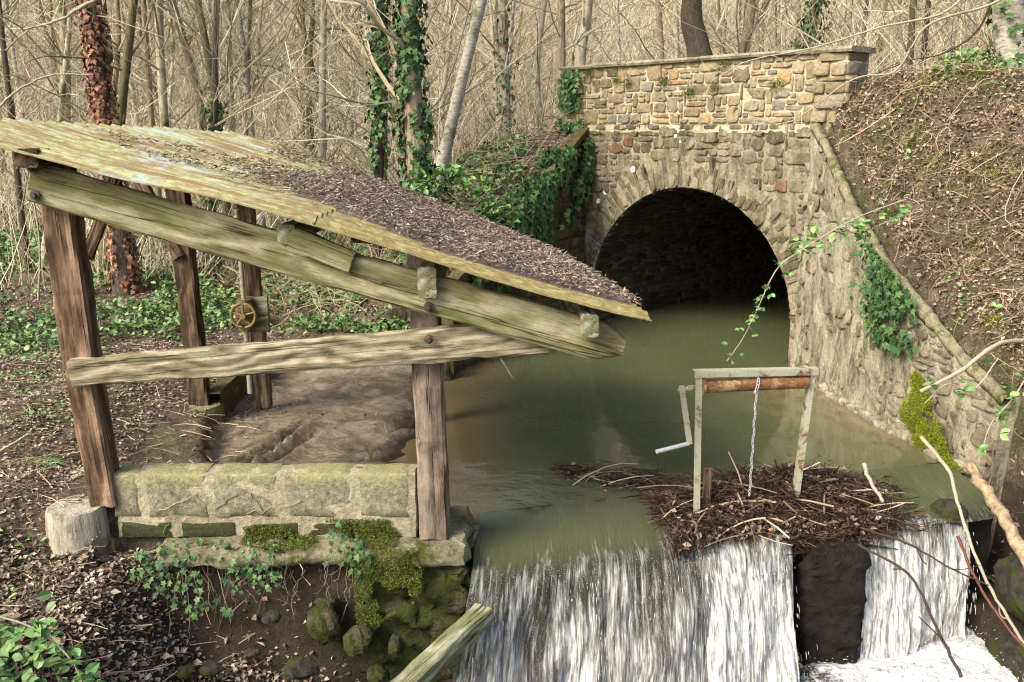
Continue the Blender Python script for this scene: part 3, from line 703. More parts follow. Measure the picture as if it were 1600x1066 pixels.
# right wing wall
rw = empty('wing_wall', (3.2, 7.8, -.9), 'sloping stone wing wall with moss and ivy on the right of the arch', 'wall', )
def rw_fn(S, T, D):   # S: y position, T: z, D: towards the water (-x)
    return np.stack([wx(S) - D, S + 0 * D, T], -1)
mb = MB(); ys = np.linspace(6.15, 9.42, 130); tt = np.linspace(0, 1, 50)
S = np.repeat(ys[:, None], 50, 1); T = -.9 + (wt(ys)[:, None] + .9 - .0) * tt[None]
V = rw_fn(S, T, .045 * fbm(S * 1.4, T * .9, 5, 22, 5) + .02 * fbm(S, T, 14, 23, 3)); mb.add(V.reshape(-1, 3), grid_faces(130, 50))
st = fill_rubble(6.17, 9.4, -.3, 2.56, lambda s, t: t < wt(s) - .06 and (s < 7.35 + .25 * math.sin(t * 7)), .05, .06, 6, 3, 25, (.3, .5, .2))
stones(mb, st, rw_fn, .03, .011, 26, 1, rough=.14, power=.62)
st = fill_rubble(6.17, 9.4, -.3, 2.56, lambda s, t: t < wt(s) - .05 and s >= 7.35 + .25 * math.sin(t * 7), .05, .08, 5, 3, 27, (.3, .5, .2))
st = [q for q in st if random.random() < .4]
stones(mb, st, rw_fn, .03, .012, 28, 1, rough=.2, power=.8)
# end return and back
yy = np.array([5.86, 5.86]); e = [(float(wx(6.15)), 6.15, -.9), (float(wx(6.15)) + .45, 6.2, -.9), (float(wx(6.15)) + .45, 6.2, float(wt(6.15))), (float(wx(6.15)), 6.15, float(wt(6.15)))]
mb.add(e, [(0, 1, 2, 3)])
mb.build('wall', [M_WING, S_WING], rw, True)
mb = MB()
e = list(np.arange(6.13, 9.35, .42))
for i in range(len(e)):
    y0, y1 = e[i] + .0005, min(e[i] + .4195, 9.36); S = np.linspace(y0, y1, 8)
    prof = [(.008, -.07), (.012, -.02), (-.012, .006), (-.035, .010), (-.075, .0), (-.08, -.08)]
    V = np.array([[(float(wx(s)) - p[0] - .02 * float(fbm(s, p[1] * 9 + p[0] * 7, 6, 2)), s, float(wt(s)) + p[1] + .045 * float(fbm(s, p[0] * 10, 6, 3))) for p in prof] for s in S])
    f = []
    for a in range(7):
        for k in range(6): f.append((a * 6 + k, a * 6 + (k + 1) % 6, (a + 1) * 6 + (k + 1) % 6, (a + 1) * 6 + k))
    mb.add(V.reshape(-1, 3), f); b0 = mb.n - 48; mb.F.append((np.array([[b0 + k for k in range(6)], [b0 + 42 + k for k in range(6)][::-1]]), 0))
mb.build('coping', M_LEDGE, rw, True)
mb = MB(); st = [(y, .01 + random.uniform(-.02, .02), random.uniform(.12, .3), .1) for y in np.arange(6.25, 9.3, .2)]
stones(mb, st, lambda s, t, d: rw_fn(s, t, d + .02), .0, .05, 31, 0, rough=.15, power=.8); mb.build('footing', M_WING, rw, True)

# left wing wall
lwl = np.concatenate([[0], np.cumsum(np.hypot(*np.diff(LW, axis=0).T))])
def lw_fn(S, T, D):
    X = np.interp(S, lwl, LW[:, 0]); Y = np.interp(S, lwl, LW[:, 1]); return np.stack([X + .84 * D, Y - .54 * D, T + 0 * X], -1)
def lwt(s): return np.interp(s, lwl, LWZ)
lw = empty('wing_wall', (-.0, 10.4, -.9), 'stained stone wing wall with shade in its colour, hung with ivy on the left of the arch', 'wall')
mb = MB(); ss_ = np.linspace(0, lwl[-1], 80); S = np.repeat(ss_[:, None], 40, 1); T = -.9 + (lwt(ss_)[:, None] + .9) * np.linspace(0, 1, 40)[None]
sheet(mb, S, T, lw_fn, .02, 0, 41)
st = fill_rubble(0, lwl[-1], -.2, 2.5, lambda s, t: t < lwt(s) - .04, .05, .075, 7, 2, 42, (.6, .35, .05)); stones(mb, st, lw_fn, .02, .025, 43, 1)
e = lw_fn(np.array([lwl[-1]] * 4), np.array([-.9, -.9, .92, .92]), np.array([0, -.5, -.5, 0.])); mb.add(e, [(0, 1, 2, 3)])
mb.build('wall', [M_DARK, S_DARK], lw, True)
mb = MB()
for i, a in enumerate(np.arange(0, lwl[-1] - .1, .5)):
    b2 = min(a + .49, lwl[-1] + .03); v = []
    for s in (a, b2):
        for dd, dz in ((.035, -.04), (.035, .025), (-.12, .03), (-.12, -.04)): v.append(lw_fn(np.array([s]), np.array([float(lwt(s)) + dz]), np.array([dd]))[0])
    mb.add(v, [(0, 1, 5, 4), (1, 2, 6, 5), (2, 3, 7, 6), (3, 0, 4, 7), (3, 2, 1, 0), (4, 5, 6, 7)])
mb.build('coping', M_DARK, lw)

# basin front wall of pale blocks, ledge slab, mossy pier, weir
def rough_box(mb, lo, hi, res=.04, amp=.012, mi=0, seed=0, rnd=.02):
    lo = np.array(lo, float); hi = np.array(hi, float); nn = np.maximum(2, np.ceil((hi - lo) / res).astype(int) + 1)
    for ax in range(3):
        a, b2 = [i for i in range(3) if i != ax]
        A, B = np.meshgrid(np.linspace(lo[a], hi[a], nn[a]), np.linspace(lo[b2], hi[b2], nn[b2]), indexing='ij')
        for side, c in ((0, lo[ax]), (1, hi[ax])):
            V = np.zeros(A.shape + (3,)); V[..., a] = A; V[..., b2] = B; V[..., ax] = c
            ctr = (lo + hi) / 2; q = (V - ctr) / ((hi - lo) / 2)
            # pull corners in
            m = np.sort(np.abs(q), -1); ed = ss(m[..., 1], .8, 1.) ; V = V - (V - ctr) / np.maximum(np.linalg.norm(V - ctr, axis=-1, keepdims=True), 1e-6) * (ed * rnd)[..., None]
            x, y, z = V[..., 0], V[..., 1], V[..., 2]
            dx = amp * fbm(y * 1.3 + z * 2.1, x * .7 - z, 9, seed, 4); dy = amp * fbm(x + z * 1.7, z - y * .8, 9, seed + 3, 4); dz = amp * fbm(x * 1.1, y + z * .6, 9, seed + 5, 4)
            V = V + np.stack([dx, dy, dz], -1)
            f = grid_faces(nn[a], nn[b2])
            if (side == 0) == (ax != 1): f = f[:, ::-1]
            mb.add(V.reshape(-1, 3), f, mi)
bw = empty('basin_wall', (-1.45, 5.05, .13), 'low wall of pale mossy blocks closing the front of the muddy basin', 'wall')
mb = MB(); rough_box(mb, (-2.36, 4.958, .12), (-.565, 5.15, .517), .025, .010, 0, 3, .008)
mb.build('joint_mortar', M_BLOCKJ, bw, True)
ex = [-2.37, -2.19, -1.79, -1.37, -.93, -.59]
mb = MB()
for i in range(5):
    rough_box(mb, (ex[i] + (.0 if i == 0 else .018), 4.952, .245), (ex[i + 1] - .018, 5.155, .522), .022, .009, 0, 10 + i, .012)
ex = [-2.36, -2.0, -1.62, -1.24, -.9, -.7]
for i in range(5): rough_box(mb, (ex[i] + .02, 4.955, .12), (ex[i + 1] - .035, 5.12, .215), .022, .008, 0, 20 + i, .008)
mb.build('stone_blocks', M_BLOCK, bw, True)
lg = MB(); rough_box(lg, (-2.1, 4.80, .0), (-.26, 5.42, .118), .03, .03, 0, 30, .03)
tag(lg.build('stone_ledge', M_LEDGE, smooth=True, origin=(-1.2, 5.1, 0)), 'mossy stone ledge jutting out under the pale block wall', 'ledge')
pr = MB(); rough_box(pr, (-.93, 4.83, -1.3), (-.215, 5.5, .0), .03, .09, 0, 33, .08)
tag(pr.build('stone_pier', ROCKM, smooth=True, origin=(-.57, 5., -1.2)), 'moss covered stone pier beside the left edge of the waterfall', 'pier')
# side wall of basin
sw = MB(); P_ = [(-2.05, 5.3), (-2.5, 7.15), (-2.56, 8.85), (-.6, 8.95)]
def seg_wall(mb, a, b2, z0, z1, th, seed):
    a = np.array(a); b2 = np.array(b2); L_ = np.linalg.norm(b2 - a); u = (b2 - a) / L_; nn_ = np.array([-u[1], u[0]])
    S, T = np.meshgrid(np.linspace(0, L_, int(L_ / .05)), np.linspace(z0, z1, 12), indexing='ij')
    for sgn in (-1, 1):
        D = sgn * th / 2 + .02 * fbm(S + sgn, T, 7, seed); V = np.stack([a[0] + u[0] * S + nn_[0] * D, a[1] + u[1] * S + nn_[1] * D, T + .02 * fbm(S, T * 0, 5, seed) * (T > z1 - .01)], -1)
        mb.add(V.reshape(-1, 3), grid_faces(*S.shape))
        if sgn < 0: V0 = V[:, -1]
    V1 = V[:, -1]; mb.add(np.stack([V0, V1], 1).reshape(-1, 3), grid_faces(len(V0), 2))
seg_wall(sw, P_[1], P_[2], -.2, .36, .12, 3); seg_wall(sw, P_[2], P_[3], -.2, .30, .14, 4)
tag(sw.build('basin_wall', M_DARK, smooth=True, origin=(-2.5, 7.8, 0)), 'low dark retaining wall along the back and left of the muddy basin', 'wall')
wr = MB(); xs = np.linspace(-.25, 3.35, 120); zs = np.linspace(-1.3, -.10, 30); X, Z = np.meshgrid(xs, zs, indexing='ij')
wr.add(np.stack([X, crest(X) + .02 + .05 * fbm(X, Z, 4, 3, 4) + .1 * (X < 1.8) * 1., Z], -1).reshape(-1, 3), grid_faces(120, 30))
X, Y = np.meshgrid(xs, np.linspace(0, .5, 8), indexing='ij'); wr.add(np.stack([X, crest(X) + .02 + Y + .1 * (X < 1.8) * 1., 0 * X - .10 - .02], -1).reshape(-1, 3), grid_faces(120, 8))
rough_box(wr, (1.86, 5.2, -1.2), (2.28, 5.75, -.08), .04, .05, 0, 44, .04)
tag(wr.build('weir', WEIRM, smooth=True, origin=(1.5, 5.2, -1.2)), 'dark wet weir wall and block between the falls', 'weir')

# ------------------------------------------------------------------ timber shelter
def timber(name, p0, p1, w_, h_, parent, m, seed=0, up=(0, 0, 1), taper=1., worn=.006, bow=0., h1=None, topf=None, cut=0):
    """w_: thickness across (local Y), h_: depth (local Z)"""
    p0 = Vector(p0); p1 = Vector(p1); L_ = (p1 - p0).length; x = (p1 - p0).normalized(); up = Vector(up)
    y = up.cross(x).normalized(); z = x.cross(y)
    ns = max(6, int(L_ / .035)); xs = np.linspace(0, L_, ns); c = .012
    sec = []
    def edge(a, b2, n_):
        return [(a[0] + (b2[0] - a[0]) * t / n_, a[1] + (b2[1] - a[1]) * t / n_) for t in range(n_)]
    W, Hh = w_ / 2, h_ / 2
    pts = [(-W + c, -Hh), (W - c, -Hh), (W, -Hh + c), (W, Hh - c), (W - c, Hh), (-W + c, Hh), (-W, Hh - c), (-W, -Hh + c)]
    for i in range(8): sec += edge(pts[i], pts[(i + 1) % 8], 5 if i % 2 == 0 else 1)
    sec = np.array(sec); k = len(sec); S, K = np.meshgrid(xs, np.arange(k), indexing='ij')
    yy, zz = sec[K][..., 0], sec[K][..., 1]; tp = 1 + (taper - 1) * S / L_
    if h1 is not None: zz = zz * (1 + (h1 / h_ - 1) * S / L_)
    yy = yy * tp
    if cut: zz = zz * (1 - .62 * np.clip((S - L_ + cut) / cut, 0, 1) ** 1.5) 
    nz = worn * fbm(S * 1.3, K * .9, 3, seed, 4) + worn * .6 * fbm(S * .5, K * 2.2, 6, seed + 4, 3)
    edgew = worn * 1.6 * fbm(S * 2., K * 0., 4, seed + 7, 3)
    r0 = np.sqrt(yy ** 2 + zz ** 2) + 1e-6
    yy = yy + nz * yy / r0 * 2; zz = zz + (nz * 2 + edgew) * np.sign(zz) + bow * np.sin(math.pi * S / L_)
    if topf is not None: zz = np.where(zz > 0, zz + topf(S), zz)
    V = np.stack([S + (worn * fbm(K * 1., K * 0., 1.1, seed) * 2) * ((S < 1e-6) | (S > L_ - 1e-6)), yy, zz], -1).reshape(-1, 3); f = []
    mb = MB()
    i = np.arange(ns - 1)[:, None] * k; kk = np.arange(k)[None]; k2 = (kk + 1) % k
    f = np.stack([i + kk, i + k + kk, i + k + k2, i + k2], -1).reshape(-1, 4)
    mb.add(V, f[:, ::-1]); mb.F.append((np.array([list(range(k))]), 0)); mb.F.append((np.array([[(ns - 1) * k + j for j in range(k)][::-1]]), 0))
    o = mb.build(name, m, None, False); o.parent = parent
    M_ = Matrix((x, y, z)).transposed().to_4x4(); o.matrix_basis = Matrix.Translation(p0 - (parent.location if parent else Vector())) @ M_
    return o
def bolt(parent, p, r_=.022, axis_=(0, -1, 0)):
    a = Vector(axis_); m = MB()
    P = np.array([[Vector(p), Vector(p) + a * .012, Vector(p) + a * .013, Vector(p) + a * .03]])
    tubes(m, P, np.array([[r_ * 1.5, r_ * 1.5, r_ * .8, r_ * .7]]), 8, 0, True)
    return m.build('bolt', MT_DARK, parent)
sh = empty('wash_shelter', (-.95, 6.1, .1), 'open timber wash shelter with a low corrugated roof sloping to the water', 'shelter')
UPY = (0, 1, 0)
# posts (front left, front right, back left with cut stump, back, far right)
timber('post', (-2.42, 4.99, .33), (-2.47, 4.99, 1.17), .15, .15, sh, W_POST, 1, UPY, worn=.007)
timber('post', (-2.47, 4.99, 1.165), (-2.49, 4.985, 2.36), .165, .155, sh, W_POST, 2, UPY, worn=.008)
timber('post', (-.465, 5.02, .115), (-.50, 5.02, 1.86), .168, .17, sh, W_GREY, 3, UPY, worn=.007)
timber('post', (-2.61, 7.2, .26), (-2.66, 7.2, 2.1), .15, .14, sh, W_POST_D, 4, UPY, worn=.008)
timber('post', (-2.2, 7.62, .1), (-2.25, 7.62, 2.05), .12, .12, sh, W_POST, 5, UPY)
timber('post', (-.72, 7.5, -.2), (-.76, 7.5, 1.72), .16, .14, sh, W_POST_D, 6, UPY)
timber('rafter', (-2.55, 4.835, 2.23), (.62, 4.835, 1.325), .075, .215, sh, W_RAFT, 7, worn=.004, bow=-.008, cut=.16)
timber('rafter', (-2.75, 7.4, 2.20), (.3, 7.4, 1.35), .075, .19, sh, W_RED, 8)
timber('rail', (-2.475, 4.87, 1.165), (.2, 4.90, 1.375), .085, .15, sh, W_RAIL, 9, worn=.006, h1=.2, bow=.0)
timber('tie_beam', (-1.3, 7.3, 1.66), (-.7, 7.3, 1.62), .1, .11, sh, W_RED, 10)
for a, b2, w_, h_, sd in (((-2.5, 4.70, 2.355), (-2.5, 7.7, 2.30), .12, .1, 1), ((-1.20, 4.77, 1.955), (-1.20, 7.7, 1.93), .1, .1, 2), ((-.455, 4.74, 1.70), (-.47, 7.7, 1.68), .1, .17, 3), ((.42, 4.68, 1.475), (.3, 7.7, 1.43), .09, .12, 4)):
    timber('purlin', a, b2, w_, h_, sh, W_BLOCK if sd > 1 else W_POST_D, 20 + sd, worn=.0022)
timber('brace', (-2.55, 5.35, 1.75), (-2.42, 5.75, 2.38), .07, .06, sh, W_POST_D, 31, UPY)
timber('brace', (-2.66, 7.15, 1.5), (-2.95, 7.2, 2.1), .1, .09, sh, W_POST_D, 32, UPY)
timber('cleat', (-1.18, 4.80, 1.935), (-.86, 4.80, 1.80), .07, .12, sh, W_RAFT, 33)
for p in ((-2.52, 4.79, 2.16), (-2.52, 4.79, 2.30), (-.455, 4.79, 1.56), (-.46, 4.825, 1.37)): bolt(sh, p, .018)
# roof sheets: bilinear patch, corrugations run down the slope
TL, BL_, TR, BR = map(np.array, ((-3.0, 4.66, 2.55), (.745, 4.66, 1.535), (-2.38, 7.8, 2.475), (.36, 7.75, 1.46)))
def roof_pt(u, v, off=0):      # u down slope, v front to back
    P = (TL * (1 - u)[..., None] + BL_ * u[..., None]) * (1 - v)[..., None] + (TR * (1 - u)[..., None] + BR * u[..., None]) * v[..., None]
    P = P.copy(); P[..., 2] += off + .03 * np.sin(u * math.pi) * (.4 + .6 * v) - .018 * np.sin(u * 9.4) * (1 - v) + .025 * fbm(u * 3, v * 3, 1, 6, 2)
    return P
def roof_sheet(name, u0, u1, off, seed):
    nu, nv, nw = 50, 361, 26
    U_, V_ = np.meshgrid(np.linspace(u0, u1, nu), np.linspace(0, 1, nv), indexing='ij')
    cor = .014 * np.cos(V_ * nw * 2 * math.pi + .6)
    # front verge droops into the last corrugation
    cor = cor - .03 * ss(-V_, -.018, 0)
    ed = .006 * fbm(U_ * 18, V_ * 0, 1, seed, 3) * (V_ < .02)
    T_ = roof_pt(U_, V_, off + cor + ed); B_ = T_.copy(); B_[..., 2] -= .007
    uv = np.stack([U_, V_], -1).reshape(-1, 2)
    mb = MB(); mb.add(T_.reshape(-1, 3), grid_faces(nu, nv), 0, uv); mb.add(B_.reshape(-1, 3), grid_faces(nu, nv)[:, ::-1], 0, uv)
    for a, b2, uu in ((T_[:, 0], B_[:, 0], uv.reshape(nu, nv, 2)[:, 0]), (T_[:, -1], B_[:, -1], uv.reshape(nu, nv, 2)[:, -1]), (T_[0], B_[0], uv.reshape(nu, nv, 2)[0]), (T_[-1], B_[-1], uv.reshape(nu, nv, 2)[-1])):
        mb.add(np.stack([a, b2], 1).reshape(-1, 3), grid_faces(len(a), 2), 0, np.stack([uu, uu], 1).reshape(-1, 2))
    return mb.build(name, G_ROOF, sh, True)
roof_sheet('roof_sheet', 0, .525, .009, 1); roof_sheet('roof_sheet', .5, 1, 0, 2)

# litter of needles on the roof
n = 26000; u = U(0, 1, n) ** .75; v = U(.03, 1, n)
edge = .14 + .30 * (1 - v) ** 2 * 0 + .22 + .12 * fbm(u * 4, v * 4, 1, 77, 3)
keepline = (.30 + .25 * fbm(v * 5, v * 0, 1, 70, 3)) * (1 - .25 * v)
dens = ss(u + .3 * fbm(u * 9, v * 9, 1, 71, 3), keepline - .02, keepline + .12) * ss(v, .05 + .13 * (1 - ss(u, .45, .72)), .10 + .15 * (1 - ss(u, .45, .72))) * (1 - .8 * ss(v, .93, 1.))
k = rng.random(n) < dens; u, v = u[k], v[k]; n = len(u)
P = roof_pt(u, v, .02 + .016 + U(0, .02, n)); sl_ = math.atan(1.04 / 3.7)
mb = MB(); Mx = rotm(U(0, 6.28, n), rng.normal(0, .35, n), rng.normal(0, .35, n)); ls = np.stack([U(.015, .06, n), U(.006, .018, n), U(.02, .05, n)], 1)
scatter(mb, LEAF_V, LEAF_F, P, Mx, ls)
n = 1200; u = U(.35, 1, n); v = U(.1, .98, n); P = roof_pt(u, v, .045); d = np.stack([U(-1, 1, n), U(-1, 1, n), U(-.1, .3, n)], 1) * U(.02, .08, n)[:, None]
tubes(mb, np.stack([P - d, P + d], 1), np.full((n, 2), .0018), 3)
# bed under the needles
U_, V_ = np.meshgrid(np.linspace(.36, .985, 90), np.linspace(.07, .96, 90), indexing='ij')
U_ = U_ + (1 - (U_ - .36) / .625) * .10 * fbm(V_ * 6, V_ * 0, 1, 72, 3)
V_ = V_ + (.11 * (1 - ss(U_, .45, .72)) + .012 * fbm(U_ * 20, V_ * 0, 1, 75, 3)) * (1 - V_)
dome = np.minimum(ss(U_, .36, .5), np.minimum(ss((V_ - .07 - .11 * (1 - ss(U_, .45, .72))), 0, .06), ss(-V_, -.96, -.9)))
mb.add(roof_pt(U_, V_, -.012 + .042 * dome + .012 * fbm(U_ * 30, V_ * 25, 1, 73, 3)).reshape(-1, 3), grid_faces(90, 90), 1)
mlt, nt_, b_ = mk('litter_bed'); f = noise(nt_, POS(nt_), 60, 5, .8); setp(nt_, b_, ramp(nt_, f, [(.3, (.05, .034, .028)), (.52, (.18, .13, .105)), (.7, (.4, .33, .27))]), .9, bump(nt_, f, 1, .02), .1)
tag(mb.build('leaf_litter', [T_ROOF, mlt], origin=(-.8, 6.2, 1.9)), 'thick layer of dry brown needles and leaves lying on the shelter roof', 'litter', kind='stuff')

# log footings
def log_stump(c, r_, h_, m, label, seed):
    k = 28; zs = np.linspace(0, h_, 8); th = np.arange(k) * 2 * math.pi / k
    TH, Z = np.meshgrid(th, zs); rr = r_ * (1 + .12 * fbm(np.cos(TH) * 2, np.sin(TH) * 2, 1.2, seed, 3) + .04 * fbm(TH * 5, Z * 2, 1, seed + 2)) * (1 + .05 * (1 - Z / h_)) * (1 - .05 * (Z > h_ * .99))
    V = np.stack([c[0] + rr * np.cos(TH), c[1] + rr * np.sin(TH), c[2] + Z + .012 * fbm(np.cos(TH) * 3, np.sin(TH) * 3, 1, seed)], -1)
    mb = MB(); f = []
    for i in range(7):
        for j in range(k): f.append((i * k + j, i * k + (j + 1) % k, (i + 1) * k + (j + 1) % k, (i + 1) * k + j))
    top = V[-1]; cc = top.mean(0)
    mb.add(V.reshape(-1, 3), f); b0 = mb.n; mid = cc + (top - cc) * .5 + np.random.default_rng(seed).normal(0, .004, top.shape); mb.add(np.concatenate([top, mid, [cc]]), [(j, (j + 1) % k, k + (j + 1) % k, k + j) for j in range(k)])
    mb.F.append((np.array([(k + j, k + (j + 1) % k, 2 * k) for j in range(k)]) + b0, 0))
    return tag(mb.build('log_footing', m, smooth=True, origin=c), label, 'log stump', 'log stumps carrying the shelter posts')
log_stump((-2.585, 4.95, .09), .17, .24, M_STUMP, 'pale weathered log stump under the front left post, beside the block wall', 1)
log_stump((-2.60, 7.18, -.02), .165, .28, M_STUMP2, 'greenish log stump under the back post at the edge of the mud', 2)

# sluice gear with hand wheel
sg = empty('sluice_gear', (-2.24, 7.35, .3), 'rusty sluice gear with a spoked hand wheel and upright rod behind the rail', 'sluice gear')
mb = MB(); tubes(mb, np.array([[(-2.24, 7.36, 1.08), (-2.245, 7.36, 1.5), (-2.25, 7.36, 1.86)]]), np.full((1, 3), .02), 10, 0, True); mb.build('rod', MT_FRAME, sg, True)
mb = MB(); tubes(mb, np.array([[(-2.24, 7.36, .3), (-2.24, 7.36, .88)]]), np.full((1, 2), .022), 10, 0, True); mb.build('lower_rod', MT_FRAME, sg, True)
mb = MB(); rough_box(mb, (-2.32, 7.42, .82), (-2.06, 7.47, 1.13), .03, .003, 0, 5, .004); mb.build('mounting_plate', W_BLOCK, sg)
mb = MB(); rough_box(mb, (-2.31, 7.30, .9), (-2.17, 7.41, 1.09), .03, .006, 0, 6, .01); tubes(mb, np.array([[(-2.24, 7.36, 1.08), (-2.24, 7.36, 1.12)], [(-2.24, 7.36, .86), (-2.24, 7.36, .9)]]), np.full((2, 2), .06), 14, 0, True); mb.build('gearbox', MT_WHEEL, sg)
hw = (-2.22, 7.25, 1.0)
mb = MB(); a = np.linspace(0, 2 * math.pi, 37); tubes(mb, np.array([[(hw[0] + .1 * math.cos(t), hw[1], hw[2] + .1 * math.sin(t)) for t in a]]), np.full((1, 37), .013), 8)
for t in range(5):
    an = t * 2 * math.pi / 5 + .3; tubes(mb, np.array([[hw, (hw[0] + .1 * math.cos(an), hw[1], hw[2] + .1 * math.sin(an))]]), np.array([[.012, .008]]), 6)
tubes(mb, np.array([[(hw[0], hw[1] - .03, hw[2]), (hw[0], hw[1] + .08, hw[2])]]), np.full((1, 2), .025), 10, 0, True)
mb.build('hand_wheel', MT_WHEEL, sg, True)

# ------------------------------------------------------------------ winch frame on the weir
wf = empty('winch_frame', (1.54, 5.48, 0), 'pale rusty steel winch frame with a crank and chain above the weir', 'winch')
def angle_bar(mb, p0, p1, w1, w2, t=.007, side=1):
    """L-section: flange facing the camera (w1) and flange going back (w2)"""
    p0 = np.array(p0, float); p1 = np.array(p1, float)
    def bx(dx0, dx1, dy0, dy1):
        v = []
        for p in (p0, p1):
            for dx, dy in ((dx0, dy0), (dx1, dy0), (dx1, dy1), (dx0, dy1)): v.append(p + (dx, dy, 0))
        mb.add(v, [(0, 1, 5, 4), (1, 2, 6, 5), (2, 3, 7, 6), (3, 0, 4, 7), (3, 2, 1, 0), (4, 5, 6, 7)])
    bx(-w1 / 2, w1 / 2, 0, t)
    if side > 0: bx(w1 / 2 - t, w1 / 2, t, w2)
    else: bx(-w1 / 2, -w1 / 2 + t, t, w2)
mb = MB(); angle_bar(mb, (1.20, 5.385, -.08), (1.165, 5.385, 1.03), .042, .05, side=1); mb.build('upright', MT_FRAME, wf)
mb = MB(); angle_bar(mb, (1.885, 5.55, -.02), (1.935, 5.55, 1.0), .036, .06, side=-1); mb.build('upright', MT_FRAME, wf)
mb = MB(); v = []
for p in ((1.135, 5.37, 1.03), (1.965, 5.54, 1.0)):
    for dy, dz in ((0, -.0), (.06, 0), (.06, .007), (.007, .007), (.007, -.035), (0, -.035)): v.append((p[0], p[1] + dy, p[2] + dz))
f4 = [(i, (i + 1) % 6, (i + 1) % 6 + 6, i + 6) for i in range(6)]
mb.add([q for q in v], f4); mb.F.append((np.array([[5, 4, 3, 0], [0, 3, 2, 1], [6, 9, 10, 11], [7, 8, 9, 6]]), 0)); mb.build('top_bar', MT_RUST if False else MT_FRAME, wf)
mb = MB(); tubes(mb, np.array([[(1.19, 5.42, .925), (1.5, 5.48, .922), (1.90, 5.56, .915)]]), np.full((1, 3), .043), 20, 0, True)
tubes(mb, np.array([[(1.10, 5.40, .925), (1.21, 5.42, .925)], [(1.89, 5.56, .915), (1.96, 5.57, .915)]]), np.full((2, 2), .014), 10, 0, True)
tubes(mb, np.array([[(1.185, 5.418, .925), (1.2, 5.421, .925)]]), np.full((1, 2), .062), 18, 0, True); mb.build('winch_drum', MT_RUST, wf, True)
ck = MB(); tubes(ck, np.array([[(1.04, 5.39, .91), (1.13, 5.40, .92)]]), np.full((1, 2), .013), 10, 0, True)
v = []
for p in ((1.06, 5.38, .94), (1.125, 5.37, .56)):
    for dx, dy in ((-.018, 0), (.018, 0), (.018, .012), (-.018, .012)): v.append((p[0] + dx, p[1] + dy, p[2]))
ck.add(v, [(0, 1, 5, 4), (1, 2, 6, 5), (2, 3, 7, 6), (3, 0, 4, 7), (3, 2, 1, 0), (4, 5, 6, 7)])
crk = ck.build('crank', MT_FRAME, wf)
mb = MB(); tubes(mb, np.array([[(.905, 5.30, .535), (1.12, 5.38, .56)]]), np.full((1, 2), .0135), 12, 0, True); h_ = mb.build('handle', MT_GALV, None, True, origin=tuple(wf.location)); h_.location = (0, 0, 0); h_.parent = crk
def link(mb, c, L_, W_, r_, turn):
    a = np.linspace(0, 2 * math.pi, 13); x = W_ * np.cos(a); z = L_ * np.sin(a)
    P = np.stack([c[0] + x * math.cos(turn), c[1] + x * math.sin(turn), c[2] + z], 1)[None]
    ax = P.copy(); tubes(mb, ax, np.full((1, 13), r_), 5)
mb = MB(); z = .875; i = 0
while z > .18: link(mb, (1.545 + .003 * math.sin(i), 5.44, z), .0125, .0075, .0026, (i % 2) * 1.4 + .5); z -= .0185; i += 1
for t in np.linspace(0, 2 * math.pi, 15)[:-1]:
    c = (1.55 + .01 * math.sin(t), 5.485 + .049 * math.cos(t), .92 + .049 * math.sin(t)); link(mb, c, .012, .009, .003, t)
ch = mb.build('chain', MT_GALV, wf, True)
timber('stake', (1.27, 5.47, -.1), (1.275, 5.47, .36), .05, .045, wf, W_POST, 40, UPY)

# ------------------------------------------------------------------ debris dam
def dam_h(x, y):
    c = crest(x); t = y - c
    prof = np.exp(-((t - .38) / .36) ** 2)
    a = np.interp(x, [.55, .8, 1.1, 1.35, 1.6, 1.95, 2.3, 2.6, 2.8], [0., .04, .12, .18, .21, .20, .12, .03, 0])
    return -.06 + (a + .02) * prof * 1.05 + .03 * fbm(x, y, 9, 91, 3)
X, T_ = np.meshgrid(np.linspace(.95, 2.75, 70), np.linspace(-.12, 1.05, 50), indexing='ij'); Y = crest(X) + T_
mb = MB(); Z = dam_h(X, Y); Z = np.where((T_ < .06), Z - .12, Z) - .08 * (1 - ss(X, 1.0, 1.2)) - .08 * ss(X, 2.4, 2.7); mb.add(np.stack([X, Y, Z], -1).reshape(-1, 3), grid_faces(70, 50), 1)
def sticks(mb, P, d, L_, rad, k=3, bend=.12, mi=0):
    n = len(P); d = d / np.linalg.norm(d, axis=1, keepdims=True); t = np.linspace(-.5, .5, k)[None, :, None] * L_[:, None, None]
    B = rng.normal(0, 1, (n, 3)); Q = P[:, None] + d[:, None] * t + B[:, None] * (bend * L_[:, None, None] * (.25 - (t / np.maximum(L_[:, None, None], 1e-6)) ** 2))
    tubes(mb, Q, rad[:, None] * np.linspace(1.1, .6, k)[None], 4 if k > 3 else 3, mi)
n = 8000; x = rng.normal(1.78, .42, n).clip(.98, 2.75); t = rng.normal(.35, .3, n).clip(-.1, 1.1); t = np.maximum(t, .35 * (1.25 - x)); t = np.maximum(t, -.1 + .16 * (x < 1.78)); y = crest(x) + t; z = dam_h(x, y) + U(-.02, .04, n) - .25 * np.maximum(-t - .02, 0) * 2
k = (x > 1.0) | (t > .2)
d = np.stack([rng.normal(0, 1, n), rng.normal(0, .7, n), rng.normal(0, .25, n)], 1)
sticks(mb, np.stack([x, y, z], 1)[k], d[k], U(.04, .24, n)[k], U(.0012, .0042, n)[k])
n = 60; x = U(1.05, 2.5, n); y = crest(x) + U(-.1, .5, n); sticks(mb, np.stack([x, y, dam_h(x, y) + U(.0, .04, n)], 1), np.stack([rng.normal(0, 1, n), rng.normal(0, .8, n), rng.normal(0, .18, n)], 1), U(.2, .55, n), U(.003, .0075, n), 5, .25, 2)
